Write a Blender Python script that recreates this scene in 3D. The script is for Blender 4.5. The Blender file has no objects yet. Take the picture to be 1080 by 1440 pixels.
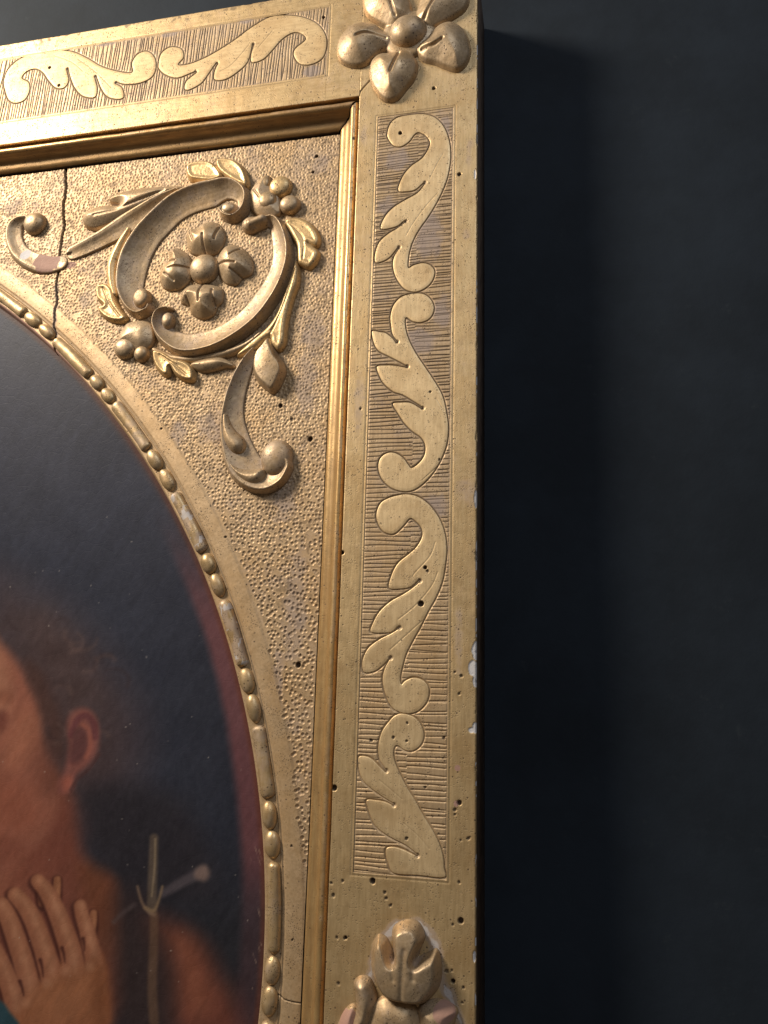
import bpy, math
import numpy as np
from mathutils import Matrix, Vector

sc = bpy.context.scene
COL = sc.collection

# ------------------------------------------------------------------ camera
# The face of the frame is the plane y = 0; u (right) = world x, v (up) = world z, h (out of the wall) = world -y, all in mm.
FX = 1080.0
D = 600.0                                    # camera stands 0.6 m in front of the frame
ROT = np.array([[0.97726473, 0.02698327, -0.2102987],
                [-0.01842956, -0.9773037, -0.21103988],
                [-0.21122025, 0.21011754, -0.95458715]])   # columns: right, up, outward of the frame seen in camera axes

cam_d = bpy.data.cameras.new("camera")
cam = bpy.data.objects.new("camera", cam_d)
COL.objects.link(cam)
def _row(i, s):
    r = ROT[i] * s
    return Vector((r[0], -r[2], r[1]))
m = Matrix.Identity(4)
for k, vec in enumerate((_row(0, 1), _row(1, -1), _row(2, -1))):
    for j in range(3):
        m[j][k] = vec[j]
m[1][3] = -D / 1000
cam.matrix_world = m
cam_d.sensor_fit = 'VERTICAL'
cam_d.sensor_height = 36
cam_d.lens = 36 * FX / 1440
cam_d.clip_start = 0.01
cam_d.clip_end = 50
sc.camera = cam

# ------------------------------------------------------------------ light
w = bpy.data.worlds.new("World")
sc.world = w
w.use_nodes = True
bg = w.node_tree.nodes["Background"]
bg.inputs[0].default_value = (1.0, 0.83, 0.66, 1)
bg.inputs[1].default_value = 0.08

def area(name, loc, target, size, power, color):
    l = bpy.data.lights.new(name, 'AREA')
    l.shape = 'DISK'; l.size = size; l.energy = power; l.color = color
    o = bpy.data.objects.new(name, l)
    o.location = loc
    o.rotation_euler = (Vector(target) - Vector(loc)).to_track_quat('-Z', 'Y').to_euler()
    COL.objects.link(o)
    return o
area("gallery_lamp", (-1.38, -0.76, 1.18), (-0.25, 0, 0.22), 0.42, 41.0, (1.0, 0.88, 0.71))
area("room_light", (0.7, -2.1, 2.0), (-0.1, 0, 0.3), 1.1, 18.0, (0.80, 0.89, 1.0))

sc.view_settings.view_transform = 'Standard'
sc.view_settings.look = 'None'
sc.view_settings.exposure = 0.0
sc.view_settings.gamma = 1.0

# ------------------------------------------------------------------ helpers
def px2uv(x, y, h=0.0):
    """where the line of sight of a traced point of the photograph meets the sheet lying h mm in front of the frame face"""
    x = np.asarray(x, float); y = np.asarray(y, float)
    d0 = (x - 540) / FX; d1 = (y - 720) / FX
    X, U, N = ROT[:, 0], ROT[:, 1], ROT[:, 2]
    t = -1 / (d0 * N[0] + d1 * N[1] + N[2])
    u = t * (d0 * X[0] + d1 * X[1] + X[2]); v = t * (d0 * U[0] + d1 * U[1] + U[2])
    return u * (D - h), v * (D - h)

def uv2px(u, v, h):
    q = np.outer(np.ravel(u), ROT[:, 0]) + np.outer(np.ravel(v), ROT[:, 1]) - (D - h) * ROT[:, 2][None, :]
    return q[:, 0] / q[:, 2] * FX + 540, q[:, 1] / q[:, 2] * FX + 720

CROPS = {'c1': (0, 0, 3), 'c2': (340, 0, 3), 'c3': (100, 200, 3), 'c4': (260, 440, 4.909), 'c5': (460, 140, 4.5),
         'c6': (460, 400, 4.5), 'c7': (460, 680, 4.5), 'c8': (440, 960, 4.154), 'c9': (400, 1220, 3.6), 'ca': (0, 260, 5.4),
         'cb': (60, 420, 3.6), 'p': (0, 0, 1)}
def tr(crop, pts, h=0.0):
    ox, oy, s = CROPS[crop]
    a = np.array([(p[0], p[1]) for p in pts], float)
    u, v = px2uv(ox + a[:, 0] / s, oy + a[:, 1] / s, h)
    return np.stack([u, v], 1)

def catmull(P, n=5, closed=True):
    P = np.asarray(P, float)
    N = len(P); out = []
    rng = range(N) if closed else range(N - 1)
    for i in rng:
        if closed:
            p0, p1, p2, p3 = P[i - 1], P[i], P[(i + 1) % N], P[(i + 2) % N]
        else:
            p0, p1, p2, p3 = P[max(i - 1, 0)], P[i], P[i + 1], P[min(i + 2, N - 1)]
        for k in range(n):
            t = k / n
            out.append(0.5 * ((2 * p1) + (-p0 + p2) * t + (2 * p0 - 5 * p1 + 4 * p2 - p3) * t * t + (-p0 + 3 * p1 - 3 * p2 + p3) * t ** 3))
    if not closed:
        out.append(P[-1])
    return np.array(out)

def seg_dist(U, V, A, B, extra=None):
    """nearest distance to segments A->B; also index, fraction and side"""
    sh = U.shape
    x = U.ravel().astype(np.float32); y = V.ravel().astype(np.float32)
    best = np.full(x.shape, 1e9, np.float32); bi = np.zeros(x.shape, np.int32)
    bt = np.zeros(x.shape, np.float32); bs = np.zeros(x.shape, np.float32)
    for i in range(len(A)):
        ax, ay = A[i][:2]; dx, dy = B[i][0] - ax, B[i][1] - ay
        L2 = dx * dx + dy * dy + 1e-12
        rx = x - np.float32(ax); ry = y - np.float32(ay)
        t = np.clip((rx * dx + ry * dy) / L2, 0, 1)
        ex = rx - t * dx; ey = ry - t * dy
        d = ex * ex + ey * ey
        mk = d < best
        best[mk] = d[mk]; bi[mk] = i; bt[mk] = t[mk]
        bs[mk] = (dx * ry - dy * rx)[mk]
    return np.sqrt(best).reshape(sh), bi.reshape(sh), bt.reshape(sh), np.sign(bs).reshape(sh)

def poly_sdf(U, V, P):
    """signed distance, negative inside"""
    P = np.asarray(P)
    Q = np.roll(P, -1, 0)
    d = seg_dist(U, V, P, Q)[0]
    ins = np.zeros(U.shape, bool)
    for (x0, y0), (x1, y1) in zip(P[:, :2], Q[:, :2]):
        if y0 == y1:
            continue
        c = ((y0 > V) != (y1 > V)) & (U < (x1 - x0) * (V - y0) / (y1 - y0) + x0)
        ins ^= c
    return np.where(ins, -d, d)

RT = np.random.RandomState(7).rand(64, 256, 256).astype(np.float32)
def vnoise(U, V, s, seed):
    a = U / s + 1000.37 + seed * 13.1; b = V / s + 1000.11 + seed * 7.7
    i = np.floor(a).astype(int); j = np.floor(b).astype(int)
    f = a - i; g = b - j
    f = f * f * (3 - 2 * f); g = g * g * (3 - 2 * g)
    T = RT[seed % 64]
    i0, i1, j0, j1 = i % 256, (i + 1) % 256, j % 256, (j + 1) % 256
    return ((T[i0, j0] * (1 - f) + T[i1, j0] * f) * (1 - g) + (T[i0, j1] * (1 - f) + T[i1, j1] * f) * g)
def fbm(U, V, s, seed, n=3):
    r = 0; a = 1; t = 0
    for k in range(n):
        r = r + a * vnoise(U, V, s / 2 ** k, seed + k * 5); t += a; a *= 0.55
    return r / t
def sstep(a, b, x):
    t = np.clip((x - a) / (b - a), 0, 1)
    return t * t * (3 - 2 * t)
def blur(H, r):
    if r <= 0: return H
    k = np.arange(-int(3 * r + 1), int(3 * r + 1) + 1); g = np.exp(-(k / r) ** 2 / 2); g /= g.sum()
    n = len(k) // 2
    P = np.pad(H, n, mode='edge')
    T = sum(g[i] * P[i:i + H.shape[0], :] for i in range(len(k)))
    return sum(g[i] * T[:, i:i + H.shape[1]] for i in range(len(k)))

def link(name, me, mat, parent=None):
    o = bpy.data.objects.new(name, me)
    COL.objects.link(o)
    if mat: me.materials.append(mat)
    if parent: o.parent = parent
    return o

def make_mesh(name, co, quads, mat, parent=None, mask=None, smooth=True, tris=None):
    me = bpy.data.meshes.new(name)
    co = np.asarray(co, np.float32); quads = np.asarray(quads, np.int32).reshape(-1, 4)
    nt = 0 if tris is None else len(tris)
    me.vertices.add(len(co)); me.vertices.foreach_set('co', co.ravel())
    lv = quads.ravel()
    ls = np.arange(len(quads), dtype=np.int32) * 4
    if nt:
        tris = np.asarray(tris, np.int32)
        ls = np.concatenate([ls, len(lv) + np.arange(nt, dtype=np.int32) * 3]); lv = np.concatenate([lv, tris.ravel()])
    me.loops.add(len(lv)); me.loops.foreach_set('vertex_index', lv.astype(np.int32))
    me.polygons.add(len(ls)); me.polygons.foreach_set('loop_start', ls)
    me.update(calc_edges=True)
    if smooth:
        me.polygons.foreach_set('use_smooth', np.ones(len(ls), bool))
    if mask is not None:
        at = me.color_attributes.new('mask', 'FLOAT_COLOR', 'POINT')
        at.data.foreach_set('color', np.asarray(mask, np.float32).ravel())
    me.validate()
    return link(name, me, mat, parent)

def field_mesh(name, U, V, H, keep, mat, parent, wear=0, dirt_shade=0, gesso=0, bole=0):
    """a carved sheet: heights H (mm) over the grid U, V; only cells whose corners are all in keep"""
    c = keep[:-1, :-1] & keep[1:, :-1] & keep[:-1, 1:] & keep[1:, 1:]
    idx = np.arange(U.size).reshape(U.shape)
    q = np.stack([idx[:-1, :-1][c], idx[1:, :-1][c], idx[1:, 1:][c], idx[:-1, 1:][c]], 1)
    used = np.unique(q)
    remap = np.full(U.size, -1, np.int64); remap[used] = np.arange(len(used))
    co = np.stack([U.ravel()[used], -H.ravel()[used], V.ravel()[used]], 1) / 1000
    z = np.zeros(U.shape)
    mk = np.stack([(z + a).ravel()[used] for a in (wear, dirt_shade, gesso, bole)], 1)
    return make_mesh(name, co, remap[q], mat, parent, np.clip(mk, 0, 1))

def grid(u0, u1, v0, v1, st):
    nu = max(2, int(round((u1 - u0) / st)) + 1); nv = max(2, int(round((v1 - v0) / st)) + 1)
    return np.meshgrid(np.linspace(u0, u1, nu), np.linspace(v0, v1, nv), indexing='ij')

# ------------------------------------------------------------------ materials
def new_mat(name):
    mt = bpy.data.materials.new(name); mt.use_nodes = True
    nt = mt.node_tree
    return mt, nt, nt.nodes['Principled BSDF']
def N(nt, typ, **kw):
    n = nt.nodes.new(typ)
    for k, val in kw.items():
        setattr(n, k, val)
    return n
def mixc(nt, fac, a, b):
    n = N(nt, 'ShaderNodeMix', data_type='RGBA')
    for sock, val in ((n.inputs[0], fac), (n.inputs[6], a), (n.inputs[7], b)):
        if hasattr(val, 'node'): nt.links.new(val, sock)
        elif isinstance(val, (int, float)): sock.default_value = val
        else: sock.default_value = (*val, 1)
    return n.outputs[2]
def mth(nt, op, a, b=0.0, c=None, clamp=False):
    n = N(nt, 'ShaderNodeMath', operation=op, use_clamp=clamp)
    for i, val in enumerate((a, b) if c is None else (a, b, c)):
        if hasattr(val, 'node'): nt.links.new(val, n.inputs[i])
        else: n.inputs[i].default_value = val
    return n.outputs[0]
def noise(nt, co, scale, detail=4, rough=0.6):
    n = N(nt, 'ShaderNodeTexNoise')
    nt.links.new(co, n.inputs['Vector'])
    n.inputs['Scale'].default_value = scale; n.inputs['Detail'].default_value = detail; n.inputs['Roughness'].default_value = rough
    return n.outputs[0]
def ramp(nt, v, a, b):
    n = N(nt, 'ShaderNodeMapRange', interpolation_type='SMOOTHSTEP')
    nt.links.new(v, n.inputs[0]); n.inputs[1].default_value = a; n.inputs[2].default_value = b
    return n.outputs[0]

def gold(name, c0, c1, rough=0.40, metal=0.85, rub=0.5, streak=(1, 1, 0.12), bump=0.35, speck=1.0):
    mt, nt, b = new_mat(name)
    tc = N(nt, 'ShaderNodeTexCoord').outputs['Object']
    mp = N(nt, 'ShaderNodeMapping'); nt.links.new(tc, mp.inputs[0]); mp.inputs['Scale'].default_value = streak
    st = noise(nt, mp.outputs[0], 420, 5, 0.65)
    big = noise(nt, tc, 28, 4, 0.6)
    mid = noise(nt, tc, 150, 5, 0.7)
    fine = noise(nt, tc, 1300, 3, 0.6)
    at = N(nt, 'ShaderNodeAttribute', attribute_name='mask')
    sp = N(nt, 'ShaderNodeSeparateColor'); nt.links.new(at.outputs['Color'], sp.inputs[0])
    wear, dirt_shade, ges, bole = sp.outputs[0], sp.outputs[1], sp.outputs[2], at.outputs['Alpha']
    col = mixc(nt, ramp(nt, st, 0.3, 0.7), c0, c1)
    col = mixc(nt, mth(nt, 'MULTIPLY', ramp(nt, big, 0.42, 0.68), 0.35), col, (0.50, 0.30, 0.12))
    col = mixc(nt, mth(nt, 'MULTIPLY', ramp(nt, noise(nt, tc, 62, 6, 0.75), 0.50, 0.66), 0.30), col, (0.34, 0.215, 0.10))
    # rubbed, dusty patches
    wn = mth(nt, 'ADD', mth(nt, 'MULTIPLY', mid, 0.75), mth(nt, 'MULTIPLY', fine, 0.35))
    wf = ramp(nt, mth(nt, 'ADD', mth(nt, 'MULTIPLY', wear, 0.50), mth(nt, 'MULTIPLY', wn, 0.80)), 0.52, 0.95)
    # tiny pits of dirt
    vo = N(nt, 'ShaderNodeTexVoronoi'); nt.links.new(tc, vo.inputs['Vector']); vo.inputs['Scale'].default_value = 210
    pit = mth(nt, 'MULTIPLY', ramp(nt, vo.outputs['Distance'], 0.20, 0.10), ramp(nt, noise(nt, tc, 75, 3), 0.45, 0.55))
    pit = mth(nt, 'MULTIPLY', pit, 0.85 * speck)
    vo2 = N(nt, 'ShaderNodeTexVoronoi'); nt.links.new(tc, vo2.inputs['Vector']); vo2.inputs['Scale'].default_value = 640
    pit2 = mth(nt, 'MULTIPLY', ramp(nt, vo2.outputs['Distance'], 0.42, 0.20), ramp(nt, noise(nt, tc, 95, 4, .7), 0.46, 0.60))
    pit = mth(nt, 'MAXIMUM', pit, mth(nt, 'MULTIPLY', pit2, 0.7 * speck))
    df = mth(nt, 'MAXIMUM', dirt_shade, pit)
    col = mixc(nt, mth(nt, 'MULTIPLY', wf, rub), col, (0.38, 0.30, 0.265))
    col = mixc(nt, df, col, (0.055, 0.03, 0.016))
    gm = ramp(nt, ges, 0.35, 0.6); bm = ramp(nt, mth(nt, 'ADD', bole, mth(nt, 'MULTIPLY', mid, 0.3)), 0.5, 0.7)
    col = mixc(nt, bm, col, (0.40, 0.235, 0.185))
    col = mixc(nt, gm, col, (0.66, 0.64, 0.66))
    nt.links.new(col, b.inputs['Base Color'])
    inv = mth(nt, 'SUBTRACT', 1.0, mth(nt, 'MAXIMUM', mth(nt, 'MAXIMUM', mth(nt, 'MULTIPLY', wf, rub), df), mth(nt, 'MAXIMUM', gm, bm)))
    nt.links.new(mth(nt, 'MULTIPLY', inv, metal), b.inputs['Metallic'])
    r = mth(nt, 'ADD', rough - 0.22, mth(nt, 'ADD', mth(nt, 'MULTIPLY', mid, 0.16), mth(nt, 'MULTIPLY', noise(nt, tc, 36, 5, 0.7), 0.26)))
    nt.links.new(mth(nt, 'ADD', r, mth(nt, 'MULTIPLY', mth(nt, 'SUBTRACT', 1.0, inv), 0.28), clamp=True), b.inputs['Roughness'])
    hgt = mth(nt, 'ADD', mth(nt, 'MULTIPLY', st, 0.5), mth(nt, 'MULTIPLY', mid, 0.8))
    hgt = mth(nt, 'ADD', hgt, mth(nt, 'MULTIPLY', fine, 0.25))
    hgt = mth(nt, 'SUBTRACT', hgt, mth(nt, 'MULTIPLY', pit, 0.9))
    bp = N(nt, 'ShaderNodeBump'); bp.inputs['Strength'].default_value = bump; bp.inputs['Distance'].default_value = 0.0006
    nt.links.new(hgt, bp.inputs['Height']); nt.links.new(bp.outputs[0], b.inputs['Normal'])
    return mt

G_RAIL = gold('gilded_rail', (0.76, 0.56, 0.31), (0.60, 0.43, 0.225), rough=0.49, metal=0.62, rub=0.7)
G_TOP = gold('gilded_rail_across', (0.76, 0.56, 0.31), (0.60, 0.43, 0.225), rough=0.49, metal=0.62, rub=0.7, streak=(0.12, 1, 1))
G_HATCH = gold('gilded_hatching', (0.66, 0.48, 0.29), (0.52, 0.37, 0.22), rough=0.50, metal=0.45, rub=0.9)
G_LEAF = gold('burnished_engraving', (0.90, 0.68, 0.40), (0.72, 0.53, 0.30), rough=0.49, metal=0.5, rub=0.35, bump=0.22, speck=0.9)
G_BOARD = gold('gilded_stipple', (0.60, 0.43, 0.26), (0.47, 0.33, 0.19), rough=0.56, metal=0.38, rub=0.8, streak=(1, 1, 1), bump=0.2)
G_CARVE = gold('gilded_carving', (0.54, 0.405, 0.26), (0.42, 0.305, 0.19), rough=0.47, metal=0.5, rub=0.75, streak=(1, 1, 1), bump=0.2)
G_BEAD = gold('gilded_beading', (0.62, 0.45, 0.25), (0.50, 0.35, 0.18), rough=0.40, metal=0.5, rub=0.6, bump=0.2)
G_FLAT = gold('gilded_flat_leaves', (0.74, 0.53, 0.27), (0.56, 0.39, 0.20), rough=0.44, metal=0.55, rub=0.5, bump=0.3, streak=(1, 1, 1))
G_MOULD = gold('gilded_moulding', (0.68, 0.46, 0.21), (0.54, 0.33, 0.14), rough=0.38, metal=0.65, rub=0.35, bump=0.2)
G_MOULDT = gold('gilded_moulding_across', (0.60, 0.39, 0.18), (0.46, 0.27, 0.11), rough=0.38, metal=0.65, rub=0.35, streak=(0.1, 1, 1), bump=0.2)

def plain(name, c, rough=0.7, var=0.2, scale=60, bump=0.1):
    mt, nt, b = new_mat(name)
    tc = N(nt, 'ShaderNodeTexCoord').outputs['Object']
    n1 = noise(nt, tc, scale, 5, 0.65)
    col = mixc(nt, ramp(nt, n1, 0.3, 0.7), tuple(x * (1 - var) for x in c), tuple(x * (1 + var) for x in c))
    if name.startswith('blue'):
        n2 = noise(nt, tc, 38, 6, 0.8)
        col = mixc(nt, mth(nt, 'MULTIPLY', ramp(nt, n2, 0.60, 0.72), 0.35), col, (0.030, 0.038, 0.046))
    nt.links.new(col, b.inputs['Base Color']); b.inputs['Roughness'].default_value = rough
    b.inputs['Specular IOR Level'].default_value = 0.2
    bp = N(nt, 'ShaderNodeBump'); bp.inputs['Strength'].default_value = bump; bp.inputs['Distance'].default_value = 0.0006
    nt.links.new(noise(nt, tc, scale * 12, 4), bp.inputs['Height']); nt.links.new(bp.outputs[0], b.inputs['Normal'])
    return mt
M_SIDE = plain('dark_side_paint', (0.095, 0.066, 0.05), 0.6, 0.4, 90, 0.2)
M_BACK = plain('bare_dark_wood', (0.03, 0.018, 0.01), 0.9, 0.4, 90, 0.3)
M_WALL = plain('blue_black_wall_paint', (0.0138, 0.0196, 0.0290), 0.75, 0.22, 7, 0.5)

# ------------------------------------------------------------------ setting: the wall
WALL_H = -74.0
me = bpy.data.meshes.new('wall')
nu, nv = 40, 40
UU, VV = np.meshgrid(np.linspace(-2.2, 2.2, nu), np.linspace(-2.2, 2.4, nv), indexing='ij')
idx = np.arange(nu * nv).reshape(nu, nv)
q = np.stack([idx[:-1, :-1], idx[1:, :-1], idx[1:, 1:], idx[:-1, 1:]], -1).reshape(-1, 4)
wall = make_mesh('wall', np.stack([UU.ravel(), np.full(UU.size, -WALL_H / 1000), VV.ravel()], 1), q, M_WALL, smooth=False)
wall['kind'] = 'structure'; wall['label'] = 'dark blue-black painted wall behind the gilded frame'

# ------------------------------------------------------------------ the frame
frame = bpy.data.objects.new('picture_frame', None)
COL.objects.link(frame)
frame['label'] = 'worn gilded picture frame with carved scrolls and flowers on the dark wall'
frame['category'] = 'picture frame'

UO, UI, VI, VO = -57.0, -167.5, 531.7, 658.0     # outer and inner edges of the rails
UL, VB = -700.0, -330.0                            # how far the frame is built to the left and down
PU0, PU1, PV0, PV1 = -149.0, -78.5, -143.5, 506.5   # engraved panel of the upright
TU1, TV0, TV1 = -201.0, 560.5, 638.0               # engraved panel of the top rail

HOLES = [  # wormholes in the photograph: x, y, radius in px, sheet height
    (563, 187, 2.7, 0), (646, 245, 2.6, 0), (455, 24, 2.2, 0), (610, 124, 2.6, 0), (70, 95, 2.4, 0), (83, 120, 2.4, 0), (205, 115, 2.0, 0),
    (592, 849, 3.6, 0), (598, 798, 2.3, 0), (601, 803, 1.8, 0), (524, 1239, 3.2, 0), (549, 1273, 1.9, 0), (481, 777, 2.6, 0),
    (470, 1108, 3.4, 0), (469, 1259, 1.8, 0), (474, 1318, 1.8, 0), (486, 1319, 2.2, 0), (476, 1383, 2.1, 0), (648, 1295, 3.2, 0),
    (637, 1300, 1.6, 0), (646, 1129, 2.6, 0), (640, 1139, 2.0, 0), (640, 1146, 1.6, 0), (572, 1042, 1.6, 0), (573, 1017, 1.5, 0),
    (553, 1037, 1.8, 0), (522, 1041, 2.0, 0), (624, 1038, 2.0, 0), (598, 1107, 1.6, 0), (572, 1179, 2.0, 0), (659, 1179, 1.8, 0),
    (637, 1380, 2.4, 0), (628, 1366, 2.0, 0), (636, 1365, 1.6, 0), (652, 1389, 1.6, 0), (650, 1410, 1.6, 0), (649, 950, 1.8, 0), (640, 945, 1.6, 0),
    (646, 976, 1.5, 0), (541, 1255, 1.6, 0), (543, 1263, 1.8, 0), (466, 1242, 1.7, 0), (482, 1239, 1.6, 0), (646, 1241, 1.7, 0),
    (648, 1182, 1.5, 0), (605, 551, 1.5, 0), (618, 646, 1.6, 0), (507, 575, 1.4, 0),
    (445, 219, 2.6, -16.7), (440, 241, 2.2, -16.7), (394, 570, 3.0, -16.7), (436, 617, 3.4, -16.7), (410, 589, 2.0, -16.7), (419, 935, 3.4, -16.7),
    (167, 268, 1.8, -16.7), (317, 755, 1.7, -16.7), (227, 603, 1.4, -16.7), (410, 1190, 1.5, -16.7), (411, 1322, 1.5, -16.7)]
def cut_holes(U, V, H, dirt_shade, level):
    for x, y, r, lv in HOLES:
        if lv != level: continue
        cu, cv = px2uv(x, y, lv)
        if cu < U.min() - 3 or cu > U.max() + 3 or cv < V.min() - 3 or cv > V.max() + 3: continue
        rr = r * 0.62
        i0, i1 = np.searchsorted(U[:, 0], [cu - 4, cu + 4]); j0, j1 = np.searchsorted(V[0], [cv - 4, cv + 4])
        s = (slice(i0, i1), slice(j0, j1))
        d = np.hypot(U[s] - cu, (V[s] - cv)) + (1.5 if r < 2.3 else 0.5) * (fbm(U[s] + x, V[s], 1.6, 45) - .5)
        k = sstep(rr + 0.3, rr - 0.35, d)
        H[s] = H[s] - (2.6 if r > 2.1 else 0.9) * k
        dirt_shade[s] = np.maximum(dirt_shade[s], (0.97 if r > 2.1 else 0.8) * sstep(rr + 0.55, rr - 0.1, d))

def patch(U, V, x, y, rx, ry, h=0.0, seed=3):
    cu, cv = px2uv(x, y, h)
    d = np.hypot((U - cu) / (rx * .56), (V - cv) / (ry * .56)) + 0.7 * (fbm(U, V, 9, seed) - 0.5)
    return sstep(1.3, 0.35, d)
# greyish worn patches (x, y, half-width, half-height in px)
WEAR_R = [(655, 330, 8, 14), (655, 690, 22, 26), (625, 215, 9, 60), (512, 190, 8, 30), (560, 225, 26, 26), (600, 330, 34, 60), (620, 440, 20, 40),
          (610, 710, 26, 22), (505, 560, 12, 60), (625, 180, 12, 30), (660, 220, 8, 40), (545, 290, 20, 26), (590, 480, 30, 26), (645, 900, 8, 60)]
WEAR_T = [(240, 48, 24, 7), (222, 160, 9, 4), (345, 30, 20, 8), (150, 62, 30, 6), (440, 100, 20, 14), (60, 80, 40, 8)]
WEAR_B = [(415, 850, 26, 110), (440, 470, 26, 60), (430, 540, 24, 60), (400, 700, 26, 60), (390, 960, 14, 60), (300, 600, 40, 40), (450, 230, 20, 30),
          (250, 610, 20, 30), (20, 290, 30, 22), (120, 420, 20, 30)]
RED = [(643, 1080, 5, 5), (641, 1130, 4, 5)]

def rail_finish(U, V, H, wears):
    wear = (0.18 + 0.5 * (fbm(U, V, 22, 11) - 0.35)) * (0.2 + 0.8 * sstep(-100, 250, V))
    for k, (x, y, rx, ry) in enumerate(wears):
        wear = np.maximum(wear, 0.65 * patch(U, V, x, y, rx, ry, 0, 3 + k))
    dirt_shade = np.zeros(U.shape)
    cut_holes(U, V, H, dirt_shade, 0)
    return wear, dirt_shade

def edge_round(d, r):                              # d = distance inside the edge
    t = np.clip(1 - d / r, 0, 1)
    return -r * (1 - np.sqrt(np.maximum(1 - t * t, 0)))

# --- upright rail -------------------------------------------------------------
ua = np.concatenate([np.arange(UI, UO - 1.6, 0.62),
                     UO - np.array([1.5, 1.2, 0.9, 0.6, 0.35, 0.15, 0.04, 0.0])])
va = np.concatenate([np.arange(VB, -245, 2.0), np.arange(-245, VO - 2, 0.6), VO - np.array([1.8, 1.4, 1.0, .7, .4, .2, .05, 0.0])])
ua = np.unique(np.concatenate([ua, [PU0, PU1]])); va = np.unique(np.concatenate([va, [PV0, PV1]]))
U, V = np.meshgrid(ua, va, indexing='ij')
H = 0.25 * (fbm(U, V, 30, 4) - .5) + 0.10 * (fbm(U, V * .25, 5, 9) - .5)
border = np.maximum(np.maximum(PU0 - U, U - PU1), np.maximum(PV0 - V, V - PV1))
H = H * sstep(0, 3, border)
chip = np.maximum(0, fbm(U * 0, V, 9, 21) - 0.62) * 5
H = H + edge_round(np.maximum(UO - U - chip, 0), 1.5) + edge_round(VO - V, 1.8) + edge_round(U - UI, 0.6)
gl = 0.35 * np.exp(-((border - 1.6) / 0.55) ** 2)                       # scribed border line round the panel
H = H - gl
cr = tr('p', [(505, 134), (507, 128), (513, 121), (521, 112), (528, 104)])    # crack in the mitre
cd = seg_dist(U[:, -400:], V[:, -400:], cr[:-1], cr[1:])[0]
H[:, -400:] -= 1.6 * np.exp(-(cd / 0.55) ** 2)
wear, dirt_shade = rail_finish(U, V, H, WEAR_R)
dirt_shade = np.maximum(dirt_shade, 0.5 * gl / 0.35)
dirt_shade[:, -400:] = np.maximum(dirt_shade[:, -400:], 0.9 * np.exp(-(cd / 0.5) ** 2))
ges = np.zeros(U.shape)
for (x, y, rx, ry) in [(669, 915, 6, 16), (666, 940, 8, 13), (669, 957, 4, 10), (668, 1022, 5, 10), (663, 1027, 6, 5), (668, 245, 2, 10), (669, 700, 2, 14), (667, 1345, 2, 8)]:
    ges = np.maximum(ges, patch(U, V, x, y, rx, ry, 0, int(y) % 40))
ges = np.maximum(ges, 0.75 * sstep(1.4, 0.5, UO - U) * sstep(0.5, 0.64, fbm(U, V * .5, 6, 17)))
H = H - 0.5 * sstep(.4, .6, ges)
bole = np.zeros(U.shape)
for k, (x, y, rx, ry) in enumerate(RED): bole = np.maximum(bole, patch(U, V, x, y, rx, ry, 0, k + 9))
for k, (x, y) in enumerate([(592, 1370), (515, 1345), (556, 1300)]):
    pass
halo = tr('p', [(516, 1437), (520, 1375), (533, 1325), (560, 1300), (590, 1298), (612, 1330), (622, 1380), (648, 1437)])
hd = seg_dist(U[:, :700], V[:, :700], halo[:-1], halo[1:])[0]
wear[:, :700] = np.maximum(wear[:, :700], 1.0 * sstep(7, 2.0, hd + 6 * (fbm(U[:, :700], V[:, :700], 8, 30) - .5)))
ges[:, :700] = np.maximum(ges[:, :700], 0.5 * sstep(4, 1.0, hd + 6 * (fbm(U[:, :700], V[:, :700], 8, 30) - .5)))
keep = ~((U > PU0 + .01) & (U < PU1 - .01) & (V > PV0 + .01) & (V < PV1 - .01))
rail = field_mesh('side_rail', U, V, H, keep, G_RAIL, frame, wear, dirt_shade, ges, bole)

# --- top rail -------------------------------------------------------------
ub = np.unique(np.concatenate([np.arange(UL, -600, 2.0), np.arange(-600, UI + .01, 0.6), [UI, TU1]]))
vb = np.unique(np.concatenate([np.arange(VI, VO - 2, 0.62), [TV0, TV1], VO - np.array([1.8, 1.4, 1.0, .7, .4, .2, .05, 0.0])]))
U, V = np.meshgrid(ub, vb, indexing='ij')
H = 0.25 * (fbm(U, V, 30, 4) - .5) + 0.10 * (fbm(U, V * .25, 5, 9) - .5)
border = np.maximum(U - TU1, np.maximum(TV0 - V, V - TV1))
H = H * sstep(0, 3, border) + 0.0
chip = np.maximum(0, fbm(U, V * 0, 9, 22) - 0.58) * 6
H = H + edge_round(np.maximum(VO - V - chip, 0), 1.8) + edge_round(V - VI, 0.6)
gl = 0.35 * np.exp(-((border - 1.6) / 0.55) ** 2)
H = H - gl
wear, dirt_shade = rail_finish(U, V, H, WEAR_T)
dirt_shade = np.maximum(dirt_shade, 0.5 * gl / 0.35)
dirt_shade = np.maximum(dirt_shade, 0.55 * sstep(.56, .72, fbm(U, V, 5, 40)) * sstep(14, 4, VO - V))
keep = ~((U < TU1 - .01) & (V > TV0 + .01) & (V < TV1 - .01))
field_mesh('top_rail', U, V, H, keep, G_TOP, frame, wear, dirt_shade)

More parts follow.
